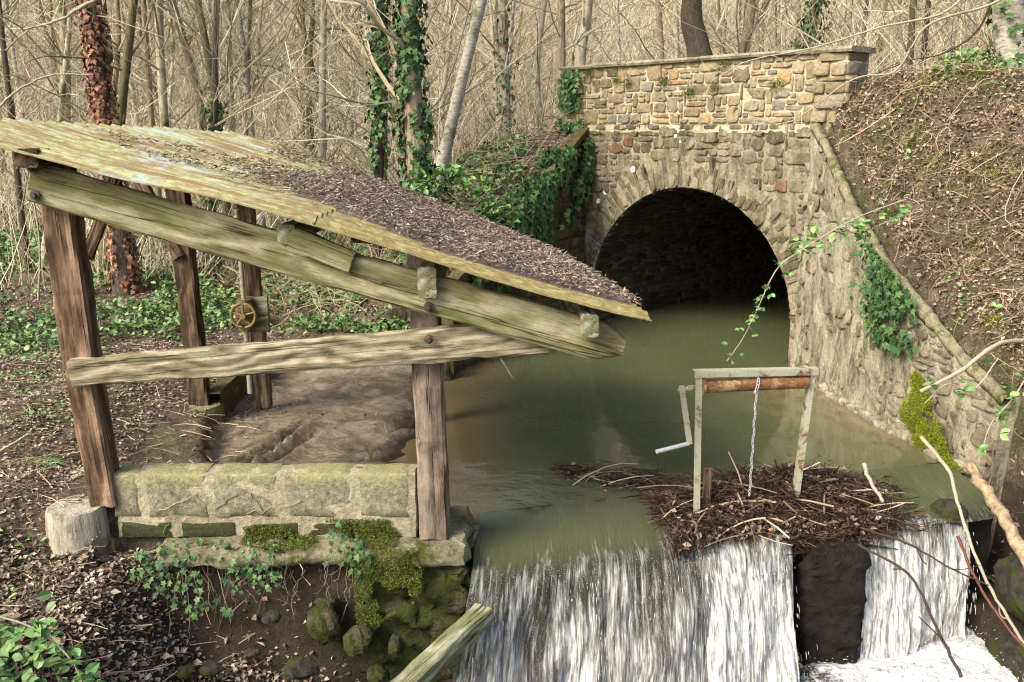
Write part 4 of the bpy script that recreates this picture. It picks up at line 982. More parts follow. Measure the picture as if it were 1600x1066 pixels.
# hanging fringe over the lip
n = 900; x = np.concatenate([U(.95, 1.25, 200), U(1.75, 2.6, 700)]); y = crest(x) - U(-.02, .10, n); z = U(-.26, .02, n) * (.4 + .6 * rng.random(n)); sticks(mb, np.stack([x, y, z], 1), np.stack([rng.normal(0, .4, n), rng.normal(0, .3, n), -np.ones(n)], 1), U(.05, .22, n), U(.001, .003, n))
# line of floating twigs to the left
n = 620; x = .3 + 1.1 * rng.random(n) ** .8; y = 6.3 - .42 * (x - .4) + .1 * fbm(x, x * 0, 3, 88, 3) + rng.normal(0, .04, n) * (1 + 1.2 * x); z = .005 + U(0, .03, n) + .02 * ss(x, .5, 1.1)
sticks(mb, np.stack([x, y, z], 1), np.stack([np.ones(n), rng.normal(-.35, 1.1, n), rng.normal(0, .25, n)], 1), U(.03, .26, n), U(.001, .0032, n), 5, .4, 0)
n = 260; x = U(.4, 1.3, n); y = 6.25 - .42 * (x - .4) + rng.normal(0, .07, n); scatter(mb, LEAF_V, LEAF_F, np.stack([x, y, U(.004, .04, n)], 1), rotm(U(0, 6.28, n), rng.normal(0, .5, n), rng.normal(0, .5, n)), U(.02, .05, n), 3)
n = 14; x = U(.45, 1.3, n); y = 6.25 - .42 * (x - .4) + rng.normal(0, .04, n); sticks(mb, np.stack([x, y, U(.01, .05, n)], 1), np.stack([np.ones(n), rng.normal(-.3, .5, n), rng.normal(.05, .12, n)], 1), U(.25, .6, n), U(.003, .005, n), 5, .2, 2)
n = 4600; x = rng.normal(1.75, .4, n).clip(1.05, 2.6); y = crest(x) + U(-.08, .9, n); P = np.stack([x, y, dam_h(x, y) + U(0, .035, n)], 1)
scatter(mb, LEAF_V, LEAF_F, P, rotm(U(0, 6.28, n), rng.normal(0, .6, n), rng.normal(0, .6, n)), U(.022, .06, n), 3)
n = 700; x = U(1.75, 2.5, n); P = np.stack([x, crest(x) - U(.0, .09, n), U(-.2, .05, n) * rng.random(n)], 1); scatter(mb, LEAF_V, LEAF_F, P, rotm(U(0, 6.28, n), rng.normal(-.9, .5, n), rng.normal(0, .7, n)), U(.02, .055, n), 3)
mdm, nt_, b_ = mk('dam_bed'); f = noise(nt_, POS(nt_), 40, 5, .8); setp(nt_, b_, ramp(nt_, f, [(.3, (.01, .007, .005)), (.65, (.05, .03, .02))]), .6, bump(nt_, f, 1, .03), .3)
tag(mb.build('debris_dam', [T_DAM, mdm, T_DRY, T_DLEAF], origin=(1.7, 5.4, 0)), 'tangled heap of wet twigs and dead leaves caught on the weir', 'debris', kind='stuff')

def branch(name, pts, r0, r1, m, label, cat='branch', sub=None, group=None, seed=0):
    pts = np.array(pts, float); t = np.linspace(0, len(pts) - 1, len(pts) * 6); i = np.minimum(t.astype(int), len(pts) - 2); f = (t - i)[:, None]
    # catmull-rom
    Pm = np.vstack([2 * pts[0] - pts[1], pts, 2 * pts[-1] - pts[-2]]); a, b2, c, d = Pm[i], Pm[i + 1], Pm[i + 2], Pm[i + 3]
    Q = .5 * (2 * b2 + (c - a) * f + (2 * a - 5 * b2 + 4 * c - d) * f ** 2 + (3 * b2 - a - 3 * c + d) * f ** 3)
    r = np.random.default_rng(seed); Q[1:-1] += r.normal(0, r0 * .18, Q[1:-1].shape)
    rad = np.linspace(r0, r1, len(Q)) * (1 + r.normal(0, .06, len(Q)))
    mb = MB(); tubes(mb, Q[None], rad[None], 8 if r0 > .01 else 5, 0, True)
    if sub:
        for q in range(sub):
            j = r.integers(3, len(Q) - 1); p = Q[j]; dr = r.normal(0, 1, 3) + (Q[j] - Q[j - 1]) / np.linalg.norm(Q[j] - Q[j - 1]) * 1.5; dr /= np.linalg.norm(dr); L_ = r.uniform(.1, .4) * (r0 * 25 + .3)
            k = 5; tt = np.linspace(0, 1, k)[:, None]; PP = p + dr * tt * L_ + r.normal(0, .03, 3) * tt ** 2 * 3
            tubes(mb, PP[None], np.linspace(rad[j] * .5, r1 * .5, k)[None], 4)
    return tag(mb.build(name, m, smooth=True, origin=tuple(pts[0])), label, cat, group)
def px(u, v, y):   # a point of the place at depth y seen in direction (u, v)
    c_, s_2 = math.cos(R(PITCH)), math.sin(R(PITCH)); dx = (u - 800) / 1400; dy = -(v - 533) / 1400
    t = y / (c_ + dy * s_2); return (dx * t, y, 2.5 + (-s_2 + dy * c_) * t)
T_STICKP = bark('stick_pale', [(.2, .15, .1), (.4, .33, .24), (.55, .48, .37)], (20, 20, 20), .5)
T_STICKD = bark('stick_dark', [(.02, .014, .01), (.06, .04, .028), (.14, .10, .07)], (20, 20, 20), .5)
T_STICKR = bark('stick_red', [(.06, .02, .012), (.14, .055, .035), (.22, .11, .08)], (20, 20, 20), .4)
T_LOG = bark('log_bark', [(.12, .085, .045), (.3, .22, .13), (.46, .36, .24)], (3, 3, 3), .8)
branch('stick', [px(1438, 682, 5.75), px(1482, 735, 5.6), px(1500, 800, 5.4), px(1540, 905, 5.1), px(1604, 1012, 4.8)], .013, .009, T_STICKP, 'long pale stick slanting down in front of the thick log', 'stick', 1)
branch('stick', [px(1496, 838, 5.2), px(1525, 905, 5.0), px(1562, 965, 4.8), px(1610, 1022, 4.6)], .010, .008, T_STICKR, 'reddish stick leaning beside the pale one at the right edge', 'stick')
branch('log', [px(1516, 728, 5.75), px(1540, 765, 5.55), px(1570, 815, 5.3), px(1615, 890, 5.0)], .034, .045, T_LOG, 'thick bare tan log lying at the foot of the right wall', 'log', 0)
branch('stick', [px(1502, 1058, 4.65), px(1460, 975, 4.8), px(1422, 900, 4.95), px(1340, 850, 5.15)], .011, .007, T_STICKD, 'dark stick dipping across the rightmost fall into the foam', 'stick', 2, seed=3)
branch('stick', [px(1345, 825, 5.2), px(1420, 850, 5.1), px(1480, 885, 5.0), px(1545, 915, 4.9)], .009, .005, T_STICKD, 'dark twig sticking out right from the twig dam', 'stick', 3, seed=4)
branch('stick', [px(1350, 725, 5.75), px(1360, 752, 5.65), px(1380, 785, 5.5)], .014, .011, T_STICKP, 'short broken stub standing in the water right of the frame', 'stick')
branch('stick', [px(1345, 795, 5.4), px(1390, 808, 5.35), px(1433, 826, 5.3)], .008, .005, T_STICKD, 'short dark twig just above the narrow fall', 'stick')
branch('branch', [px(1438, 612, 6.1), px(1500, 580, 6.1), px(1560, 538, 6.2), px(1620, 532, 6.4)], .012, .018, T_STICKP, 'bare pale branch jutting from the right bank over the wing wall', 'branch', 1)
branch('branch', [px(1620, -40, 6.), px(1552, 5, 6.2), px(1450, 40, 6.3), px(1400, 110, 6.4), px(1330, 125, 6.5), px(1235, 190, 6.6), px(1170, 182, 6.7)], .010, .0035, T_STICKP, 'lower thin branch curving down over the right end of the parapet', 'branch', 7, seed=5)
branch('branch', [px(1520, -20, 6.2), px(1470, 22, 6.2), px(1380, 42, 6.3), px(1270, 75, 6.4), px(1170, 95, 6.5), px(1110, 128, 6.6)], .010, .003, T_STICKP, 'upper thin branch hanging across the bridge parapet', 'branch', 7, seed=6)
branch('branch', [px(1560, -20, 6.3), px(1525, 50, 6.4), px(1470, 85, 6.5), px(1420, 95, 6.6), px(1340, 128, 6.6)], .008, .003, T_STICKD, 'dark thin branch crossing near the big trunk at top right', 'branch', 5, seed=7)
branch('branch', [px(165, -10, 8.), px(130, 10, 8.), px(90, 32, 8.), px(38, 46, 8.)], .016, .008, T_STICKP, 'bare branch reaching in at the top left corner', 'branch', 5, seed=8)
branch('branch', [px(-10, 175, 8.5), px(30, 140, 8.5), px(80, 118, 8.6), px(145, 117, 8.7)], .012, .006, T_STICKP, 'arched bare branch above the upper left end of the roof', 'branch', 4, seed=9)
branch('branch', [px(590, 480, 8.3), px(480, 500, 8.0), px(790, 590, 7.2)][:1] + [px(780, 548, 7.4), px(790, 570, 7.3), px(798, 600, 7.2)], .010, .006, T_STICKP, 'forked drowned twig poking out of the pond behind the rail end', 'branch', 2, seed=10) if False else branch('branch', [px(778, 552, 7.6), px(790, 572, 7.5), px(800, 590, 7.4)], .012, .007, T_STICKP, 'forked drowned twig poking out of the pond behind the rail end', 'branch', 2, seed=10)

# green squared beam at the bottom of the picture
bm = timber('beam', px(590, 1112, 3.95), px(758, 958, 4.62), .12, .10, None, W_BLOCK, 50, worn=.006)
tag(bm, 'squared mossy grey beam slanting down at the left foot of the waterfall', 'beam')

# ------------------------------------------------------------------ rocks
def rock(c, s3, m, label, seed, cat='rock', group=None):
    nu, nv = 18, 12; th = np.linspace(0, 2 * math.pi, nu + 1)[:-1]; ph = np.linspace(.02, math.pi - .02, nv)
    TH, PH_ = np.meshgrid(th, ph, indexing='ij'); x, y, z = np.cos(TH) * np.sin(PH_), np.sin(TH) * np.sin(PH_), np.cos(PH_)
    r = 1 + .5 * fbm(x * 1.5 + z, y * 1.5 - z, 1.1, seed, 3); r = np.round(r * 6) / 6 * .4 + r * .6
    V = np.stack([c[0] + x * r * s3[0], c[1] + y * r * s3[1], c[2] + z * r * s3[2]], -1)
    f = []
    for i in range(nu):
        for j in range(nv - 1): f.append((i * nv + j, i * nv + j + 1, ((i + 1) % nu) * nv + j + 1, ((i + 1) % nu) * nv + j))
    mb = MB(); mb.add(V.reshape(-1, 3), f); mb.F.append((np.array([[i * nv for i in range(nu)], [i * nv + nv - 1 for i in range(nu)][::-1]]), 0))
    return tag(mb.build('rock', m, origin=c), label, cat, group)
rock(px(505, 975, 4.72), (.10, .12, .10), ROCKM, 'mossy boulder against the left face of the pier', 1)
rock(px(560, 1000, 4.66), (.08, .1, .09), ROCKM, 'smaller mossy boulder touching the foot of the pier', 2)
rock(px(470, 1045, 4.5), (.10, .09, .05), ROCK, 'brown flat rock at the bottom of the hollow', 3)
rock(px(330, 1045, 4.5), (.06, .06, .03), ROCK, 'pale grey slab half buried at the bottom edge of the hollow', 4)
rock(px(290, 1050, 4.45), (.04, .05, .025), ROCK, 'small bluish slate left of the grey slab at the bottom edge', 5)
rock(px(512, 940, 4.8), (.07, .05, .03), ROCK, 'grey slate wedge sticking out under the ledge', 6)
rock((3.42, 5.35, -.42), (.22, .3, .26), ROCK, 'large dark wet rock behind the crossing sticks', 7)
rock((3.3, 5.25, -.85), (.14, .2, .13), ROCK, 'dark rock at the foot of the rightmost fall', 8)
rock(px(1485, 800, 5.7), (.13, .1, .09), ROCK, 'rock caught under twigs at the right end of the weir', 9)

# ------------------------------------------------------------------ trees
def tree_parts(seed, path, rad, nb, blen, mtrunk, mtw, blow=.12, tw=6, sub=3, root=None):
    r = np.random.default_rng(seed); path = np.array(path, float)
    t = np.linspace(0, 1, 22); tt = np.linspace(0, 1, len(path)); Q = np.stack([np.interp(t, tt, path[:, i]) for i in range(3)], 1)
    jj = r.normal(0, rad * .5, (22, 2)); jj = np.stack([np.convolve(jj[:, q], np.ones(5) / 5, 'same') for q in (0, 1)], 1); Q[1:-1, :2] += jj[1:-1]; Q[2:-2] = (Q[1:-3] + Q[2:-2] + Q[3:-1]) / 3; Rr = rad * (1.0 - .72 * t) * (1 + .5 * np.exp(-t * 26)) * (1 + r.normal(0, .03, 22))
    mb = MB(); tubes(mb, Q[None], Rr[None], 12, 0); mb.build('trunk', mtrunk, root, True)
    mb = MB(); b = r.uniform(blow, .98, nb); az = r.uniform(0, 6.28, nb); el = r.uniform(.25, 1.1, nb); L_ = blen * (1.1 - .6 * b) * r.uniform(.5, 1.2, nb)
    P = np.stack([np.interp(b, t, Q[:, i]) for i in range(3)], 1); R0 = np.interp(b, t, Rr) * r.uniform(.18, .42, nb)
    def grow(P, az, el, L_, R0, k, curve, sides):
        u = np.linspace(0, 1, k)[None, :]; d0 = np.stack([np.cos(az) * np.cos(el), np.sin(az) * np.cos(el), np.sin(el)], 1)
        n = len(P); C = r.normal(0, curve, (n, 3)); C[:, 2] += .12
        W = P[:, None] + L_[:, None, None] * (d0[:, None] * u[..., None] + C[:, None] * u[..., None] ** 2) + r.normal(0, .012, (n, k, 3)) * L_[:, None, None] * (u[..., None] > 0)
        tubes(mb, W, R0[:, None] * (1 - .75 * u), sides); return W
    W = grow(P, az, el, L_, R0, 7, .25, 5)
    def children(W, R0, L_, az, el, m, k, f, sides):
        n = len(W); j = r.integers(1, W.shape[1] - 1, (n, m)); Pn = W[np.arange(n)[:, None], j].reshape(-1, 3)
        return grow(Pn, (az[:, None] + r.normal(0, .9, (n, m))).ravel(), (el[:, None] + r.normal(0, .5, (n, m))).ravel(), (L_[:, None] * f * r.uniform(.5, 1.2, (n, m))).ravel(), np.maximum((R0[:, None] * .42 + 0 * j).ravel(), .0028), k, .22, sides), (R0[:, None] * .42 + 0 * j).ravel(), (L_[:, None] * f + 0 * j).ravel(), (az[:, None] + 0 * j).ravel(), (el[:, None] + 0 * j).ravel()
    W2, R2, L2, a2, e2 = children(W, R0, L_, az, el, tw, 5, .5, 3)
    if sub: children(W2, R2, L2, a2, e2, sub, 4, .5, 3)
    mb.build('crown', mtw, root)
    return Q, Rr
def ivy_wrap(root, Q, Rr, t0, t1, n, m, name='ivy', size=(.05, .09), spread=.05, seed=0, az0=None):
    r = np.random.default_rng(seed); t = np.linspace(0, 1, len(Q)); b = r.uniform(t0, t1, n); az = r.uniform(0, 6.28, n)
    clump = fbm(b * 9, az * 1.2, 1, seed, 3); k = clump > -.22; b, az = b[k], az[k]; n = len(b)
    c = np.stack([np.interp(b, t, Q[:, i]) for i in range(3)], 1); rr = np.interp(b, t, Rr) + np.abs(r.normal(0, spread, n)) + .01
    P = c + np.stack([np.cos(az) * rr, np.sin(az) * rr, 0 * rr], 1)
    # leaf face looks outwards, tip hangs down: local x -> down, local z -> outward
    out = np.stack([np.cos(az), np.sin(az), r.normal(.25, .3, n)], 1); out += r.normal(0, .3, (n, 3)); out /= np.linalg.norm(out, axis=1, keepdims=True)
    dn = np.stack([r.normal(0, .4, n), r.normal(0, .4, n), -np.ones(n)], 1); dn -= out * (dn * out).sum(1, keepdims=True); dn /= np.linalg.norm(dn, axis=1, keepdims=True)
    M = np.stack([dn, np.cross(out, dn), out], 2)
    mb = MB(); scatter(mb, IVY_V, IVY_F, P, M, r.uniform(*size, n)); return mb.build(name, m, root)
def place_tree(label, base, path, rad, nb, blen, mt, seed, blow=.35, name='bare_tree', ivy=None, group=None, tw=5, sub=3, mtw=None):
    root = empty(name, base, label, 'tree', group)
    Q, Rr = tree_parts(seed, [base] + path, rad, nb, blen, mt, mtw or T_BG, blow, tw, sub, root)
    if ivy:
        for iv in ivy: ivy_wrap(root, Q, Rr, **iv)
    return root
def up(u, v, y, ztop=9., u2=None, v2=0):
    """trunk whose foot is seen at (u,v) and passes (u2,v2) above"""
    a = np.array(px(u, v, y)); b2 = np.array(px(u2 if u2 is not None else u, v2, y)); d = (b2 - a) / (b2[2] - a[2])
    zb = hz(a[0], y) - .1; foot = a + d * (zb - a[2]); k = (ztop - a[2]); top = a + d * k * .6 + np.array([d[0] * k * .3, 0, k * .4]); mid = a + d * k * .5
    return tuple(foot), [tuple(a), tuple(b2), tuple(mid if mid[2] > b2[2] + .3 else b2 + d * .5), tuple(top)]
def T(label, u, v, y, rad, u2=None, seed=1, mt=B_PALE, nb=26, blen=2.2, **k):
    f, p = up(u, v, y, k.pop('ztop', 8.5), u2); return place_tree(label, f, p, rad, nb, blen, mt, seed, **k)
T('stout trunk thickly covered in brown dead ivy above the left half of the roof', 165, 190, 11, .125, 142, 1, B_DARK, 14, 2.4, ivy=[dict(t0=0, t1=.95, n=5200, m=L_BROWNIVY, size=(.04, .075), spread=.03, seed=1)])
T('curving dark mossy trunk just right of the brown leaf covered one', 186, 195, 11.8, .075, 208, 2, B_MOSS, 18, 2.4)
T('grey leaning trunk between the mossy trunk and the forked dark tree', 238, 190, 13, .055, 222, 3, B_TAN, 20, 2.)
T('dark forked tree with ivy round its foot above the roof', 336, 190, 11.5, .055, 340, 4, B_DARK, 24, 2.6, blow=.2, ivy=[dict(t0=0, t1=.3, n=500, m=L_IVY, seed=4)])
T('pale straight stem right of the forked dark tree', 362, 190, 14, .06, 358, 5, B_PALE, 18, 2.)
T('thin tan stem second right of the forked dark tree', 385, 190, 13.5, .04, 392, 6, B_TAN, 18, 2.)
T('pale slim birch rising behind the far corner of the roof', 503, 290, 13, .07, 512, 7, B_PALE, 22, 2.2)
T('slim dark tree wound with ivy left of the broad ivy trunk', 592, 250, 11.6, .075, 596, 8, B_DARK, 20, 2.4, ivy=[dict(t0=0.05, t1=.8, n=1500, m=L_IVY, seed=8, spread=.06)])
T('broad trunk thickly clad in green ivy in the middle of the wood', 655, 300, 10.4, .145, 640, 9, B_TAN, 14, 2.6, ivy=[dict(t0=0, t1=.95, n=3800, m=L_IVY, seed=9, size=(.05, .105), spread=.05)])
T('smooth silvery trunk leaning right between the ivy tree and the bridge', 700, 222, 11.4, .095, 756, 10, B_BIRCH, 12, 2.2, blow=.5, ivy=[dict(t0=0, t1=.14, n=500, m=L_IVY, seed=10)])
T('pale trunk with thin ivy behind the leaning silvery one', 786, 190, 15, .10, 788, 11, B_PALE, 20, 2.4, ivy=[dict(t0=0.1, t1=.5, n=260, m=L_IVY, seed=11)])
T('reddish tan trunk rising at the left end of the parapet', 880, 185, 12.9, .075, 877, 12, B_TAN, 14, 2.2)
T('smooth pale trunk just right of the reddish one behind the parapet', 905, 95, 14.2, .10, 915, 13, B_PALE, 16, 2.2)
T('massive dark furrowed trunk behind the middle of the parapet', 1085, 78, 13.6, .22, 1082, 14, B_DARK, 10, 3., blow=.5)
T('trunk with ragged ivy behind the right half of the parapet', 1262, 70, 16, .10, 1278, 15, B_TAN, 18, 2.6, ivy=[dict(t0=0.1, t1=.9, n=1300, m=L_IVY, seed=15, spread=.12)])
T('huge pale trunk at the top of the right bank', 1598, 110, 8.4, .21, 1588, 16, B_BIRCH, 8, 2., blow=.6, ivy=[dict(t0=0.0, t1=.5, n=260, m=L_IVY, seed=16)])
T('tall grey trunk at the top left corner of the wood', 105, 180, 16, .11, 96, 17, B_TAN, 20, 2.6)
T('pale twin stem near the left edge of the wood', 92, 185, 13, .05, 112, 18, B_PALE, 20, 2.2)

# woodland of slender trees: variants, then copies
protos = []
VARS = [('slender pale grey tree in the woodland behind the stream', B_PALE, .055), ('slender brown barked tree in the woodland behind the stream', B_TAN, .07), ('slender mossy green tree in the woodland behind the stream', B_MOSS, .06), ('slender silver barked tree in the woodland behind the stream', B_BIRCH, .05), ('dark young tree in the woodland behind the stream', B_DARK, .045)]
def tree_copy(o, loc, rz, s_):
    c = o.copy(); COL.objects.link(c); c.location = loc; c.rotation_euler = (0, 0, rz); c.scale = (s_, s_, s_)
    for chd in list(o.children): d = chd.copy(); COL.objects.link(d); d.parent = c
    return c
for i, (lb, mt, rd) in enumerate(VARS):
    r = np.random.default_rng(100 + i); h_ = 8.5; p = [(0, 0, 0)] + [(r.normal(0, .12) * k, r.normal(0, .12) * k, h_ * k / 4) for k in range(1, 5)]
    root = empty('woodland_tree', (0, 0, 0), lb, 'tree', lb.replace('slender ', '').replace(' tree in', ' trees in').replace('young', 'young'))
    tree_parts(200 + i, p, rd, 34, 2.0, mt, T_BG, .04, 5, 3, root); protos.append(root)
r = np.random.default_rng(5); spots = []
while len(spots) < 130:
    y = 12.5 + 30 * r.random() ** 1.15; x = r.uniform(-.62, .62) * y
    s = (x - P0[0]) * FU[0] + (y - P0[1]) * FU[1]; d = (x - P0[0]) * FT[0] + (y - P0[1]) * FT[1]
    if (-4 < s < 6 and -1 < d < 3.2): continue
    if x > -.5 and y < 13: continue
    spots.append((x, y))
for i, (x, y) in enumerate(spots):
    p = protos[i % 5]; z = hz(x, y) - .08; o = p if i < 5 else tree_copy(p, (x, y, z), r.uniform(0, 6.28), r.uniform(.75, 1.3))
    if i < 5: o.location = (x, y, z)

# brushwood: countless thin stems
def brush(mb, x, y, h_, rad, lean=.35, k=5, base=0):
    n = len(x); z = height(x, y) - .03 + base; u = np.linspace(0, 1, k)[None, :, None]
    d = np.stack([rng.normal(0, lean, n), rng.normal(0, lean, n), np.ones(n)], 1); C = np.stack([rng.normal(0, .3, n), rng.normal(0, .3, n), -np.abs(rng.normal(0, .22, n))], 1)
    P = np.stack([x, y, z], 1)[:, None] + h_[:, None, None] * (d[:, None] * u + C[:, None] * u ** 2) + rng.normal(0, .015, (n, k, 3)) * h_[:, None, None]
    tubes(mb, P, rad[:, None] * np.linspace(1, .35, k)[None], 3)
n = 36000; y = 11.2 + 28 * rng.random(n) ** 1.05; x = U(-.62, .62, n) * y
s = (x - P0[0]) * FU[0] + (y - P0[1]) * FU[1]; d = (x - P0[0]) * FT[0] + (y - P0[1]) * FT[1]
k = ~((s < 4.8) & (d < 3.0)) & ~((x > -.8) & (y < 12.)) & ((fbm(x, y, .8, 201, 3) > -.1 + .25 * (x < -3.)) | (y > 15.5)); x, y = x[k], y[k]; n = len(x)
mb = MB(); brush(mb, x, y, U(.7, 3.2, n) * (.55 + .03 * (y - 10)), U(.003, .0085, n), .4)
tag(mb.build('brushwood', T_BG, origin=(0, 18, .5)), 'dense tan thicket of bare brushwood filling the woodland', 'brushwood', kind='stuff')

# green undergrowth on the valley floor behind the shelter
def leaves_on(mb, x, y, size, tv, tf, mi=0, zoff=(.0, .1), tilt=.5):
    n = len(x); z = height(x, y) + U(zoff[0], zoff[1], n); scatter(mb, tv, tf, np.stack([x, y, z], 1), rotm(U(0, 6.28, n), rng.normal(0, tilt, n), rng.normal(0, tilt, n)), size, mi)
n = 80000; y = 7.2 + 14 * rng.random(n) ** .8; x = U(-.6, .03, n) * y - .2
dn = ss(fbm(x, y, 1.1, 301, 4) + .22 * ss(y, 7.5, 10), -.02, .2) * ss(y, 7.3, 9.)
bl = (x > -2.75) & (y < 9.05); lxx = np.interp(y, [9.25, 10.1, 11.75], [-.55, .0, 1.0]) - .3
k = (rng.random(n) < dn) & ~bl & (x < lxx); x, y = x[k], y[k]
mb = MB(); leaves_on(mb, x, y, U(.03, .075, len(x)) * (1 + .05 * (y - 8)), BLEAF_V, BLEAF_F, 0, (0, .16), .55)
tag(mb.build('undergrowth', [L_GREEN], origin=(-3, 10, .4)), 'green carpet of low bramble and nettle leaves behind the shelter', 'undergrowth', kind='stuff')
# sparse weeds on the near left bank
mb = MB(); n = 7000; y = U(3.3, 8.6, n); x = U(-5.2, -2.5, n); k = fbm(x, y, 1.7, 303, 3) > .08; leaves_on(mb, x[k], y[k], U(.015, .045, k.sum()), BLEAF_V, BLEAF_F, 0, (0, .03), .5)
n = 420; x = rng.normal(-2.55, .22, n); y = rng.normal(3.85, .16, n); leaves_on(mb, x, y, U(.04, .085, n), BLEAF_V, BLEAF_F, 0, (.0, .12), .5)
tag(mb.build('weeds', [L_GREEN], origin=(-3, 5, .3)), 'sparse small weeds and seedlings on the bare earth at lower left', 'weeds', kind='stuff')
# grass tuft
mb = MB(); n = 130; c = np.array(px(60, 712, 5.6)); a = U(0, 6.28, n); h_ = U(.08, .2, n); rad = U(.02, .12, n)
c[2] = hz(c[0], c[1]); u = np.linspace(0, 1, 5)[None, :, None]; d = np.stack([np.cos(a) * .8, np.sin(a) * .8, np.ones(n) * .8], 1); C = np.stack([np.cos(a) * .5, np.sin(a) * .5, -np.ones(n) * .9], 1)
P = c + np.stack([rng.normal(0, .04, n), rng.normal(0, .03, n), 0 * a], 1)[:, None] + h_[:, None, None] * (d[:, None] * u + C[:, None] * u ** 2); tubes(mb, P, np.full(n, .003)[:, None] * np.linspace(1, .2, 5)[None], 3)
tag(mb.build('grass_tuft', L_GREEN, origin=tuple(c)), 'arching green grass tuft on the earth left of the front post', 'grass tuft')

# dead leaves and twigs on the ground
mb = MB(); n = 42000; y = 3.2 + 8.5 * rng.random(n) ** 1.1; x = -U(.22, .62, n) * y - .1
k = ~((x > -2.75) & (y > 4.95) & (y < 8.95)) & ~((y < 4.95) & (x > -1.9) & (rng.random(n) < .7)); x, y = x[k], y[k]
leaves_on(mb, x, y, U(.012, .04, len(x)), LEAF_V, LEAF_F, 0, (0, .015), .35)
n = 9000; y = 3.4 + 1.4 * rng.random(n); x = U(-3.0, -.7, n); k = rng.random(n) < np.where(x < -1.9, 1, .35); x, y = x[k], y[k]; leaves_on(mb, x, y, U(.015, .05, len(x)), LEAF_V, LEAF_F, 0, (0, .02), .45)
n = 450; y = 3.4 + 1.5 * rng.random(n); x = U(-3.2, -1.2, n); leaves_on(mb, x, y, U(.03, .07, n), LEAF_V, LEAF_F, 1, (0, .02), .4)
n = 1500; y = U(3.4, 9, n); x = -U(.3, .62, n) * y; P = np.stack([x, y, height(x, y) + .01], 1); sticks(mb, P, np.stack([rng.normal(0, 1, n), rng.normal(0, 1, n), rng.normal(0, .08, n)], 1), U(.04, .35, n), U(.001, .004, n), 4, .25, 2)
tag(mb.build('leaf_litter', [T_LITTER, T_RED, T_DRY], origin=(-3, 6, .3)), 'dead leaves and twigs scattered over the left bank', 'litter', kind='stuff')
# right bank litter and dry stems
mb = MB(); n = 60000; y = U(4.6, 11.5, n); x = wx(y) + .0 + 3.6 * rng.random(n) ** 1.3; s = (x - P0[0]) * FU[0] + (y - P0[1]) * FU[1]; k = (s < -.02); x, y = x[k], y[k]
leaves_on(mb, x, y, U(.018, .05, len(x)), LEAF_V, LEAF_F, 0, (0, .03), .6)
n = 20000; y = U(4.6, 11.5, n); x = wx(y) + .0 + 3.6 * rng.random(n) ** 1.3; s = (x - P0[0]) * FU[0] + (y - P0[1]) * FU[1]; k = (s < -.02); x, y = x[k], y[k]
leaves_on(mb, x, y, U(.018, .05, len(x)), LEAF_V, LEAF_F, 1, (0, .04), .6)
n = 12000; y = U(5, 11, n); x = wx(y) + .06 + U(0, 3.2, n); s = (x - P0[0]) * FU[0] + (y - P0[1]) * FU[1]; k = s < -.08; x, y = x[k], y[k]; n = len(x)
sticks(mb, np.stack([x, y, height(x, y) + U(.0, .06, n)], 1), np.stack([rng.normal(-.5, .7, n), rng.normal(-.2, .6, n), rng.normal(-.2, .5, n)], 1), U(.05, .34, n), U(.001, .003, n), 5, .5, 2)
n = 260; y = U(5.6, 10.5, n); x = wx(y) + .3 + U(0, 2.6, n); s = (x - P0[0]) * FU[0] + (y - P0[1]) * FU[1]; k = s < -.6; x, y = x[k], y[k]; n = len(x)
sticks(mb, np.stack([x, y, height(x, y) + U(.03, .12, n)], 1), np.stack([rng.normal(-.7, .5, n), rng.normal(-.2, .6, n), rng.normal(-.3, .4, n)], 1), U(.4, 1.3, n), U(.003, .006, n), 6, .6, 2)
tag(mb.build('leaf_litter', [T_RED, T_LITTER, T_DRY], origin=(4.5, 8, 1.5)), 'thick brown leaves and dry bramble stems covering the right bank', 'litter', kind='stuff')
# left embankment litter
mb = MB(); n = 9000; s = U(3.2, 6.2, n); d = U(-3.2, .3, n); x = P0[0] + FU[0] * s + FT[0] * d; y = P0[1] + FU[1] * s + FT[1] * d; leaves_on(mb, x, y, U(.025, .07, n), LEAF_V, LEAF_F, 0, (0, .03), .5)
n = 1300; s = U(3.2, 7, n); d = U(-4, .3, n); x = P0[0] + FU[0] * s + FT[0] * d; y = P0[1] + FU[1] * s + FT[1] * d; sticks(mb, np.stack([x, y, height(x, y) + U(.02, .25, n)], 1), np.stack([rng.normal(0, .8, n), rng.normal(0, .5, n), rng.normal(.3, .5, n)], 1), U(.15, .8, n), U(.002, .005, n), 5, .5, 1)
tag(mb.build('leaf_litter', [T_LITTER, T_DRY], origin=(0, 11, 1.5)), 'brown leaves and bare stems on the slope left of the arch', 'litter', kind='stuff')

# ivy on the left slope and draped over the left wing wall
def ivy_field(x, y, z, nrm, size, mb, droop=1.):
    n = len(x); out = nrm + rng.normal(0, .3, (n, 3)); out /= np.linalg.norm(out, axis=1, keepdims=True)
    dn = np.stack([rng.normal(0, .6, n), rng.normal(0, .6, n), -droop * np.ones(n)], 1); dn -= out * (dn * out).sum(1, keepdims=True); dn /= np.linalg.norm(dn, axis=1, keepdims=True)
    scatter(mb, IVY_V, IVY_F, np.stack([x, y, z], 1), np.stack([dn, np.cross(out, dn), out], 2), size)
mb = MB(); n = 9000; s = U(3.15, 6.6, n); d = U(-3.4, .2, n); x = P0[0] + FU[0] * s + FT[0] * d; y = P0[1] + FU[1] * s + FT[1] * d
k = (fbm(x, y, 1.6, 401, 3) > -.02) & (x < np.interp(y, [9.25, 10.1, 11.75], [-.6, -.05, .95])); x, y = x[k], y[k]; n = len(x)
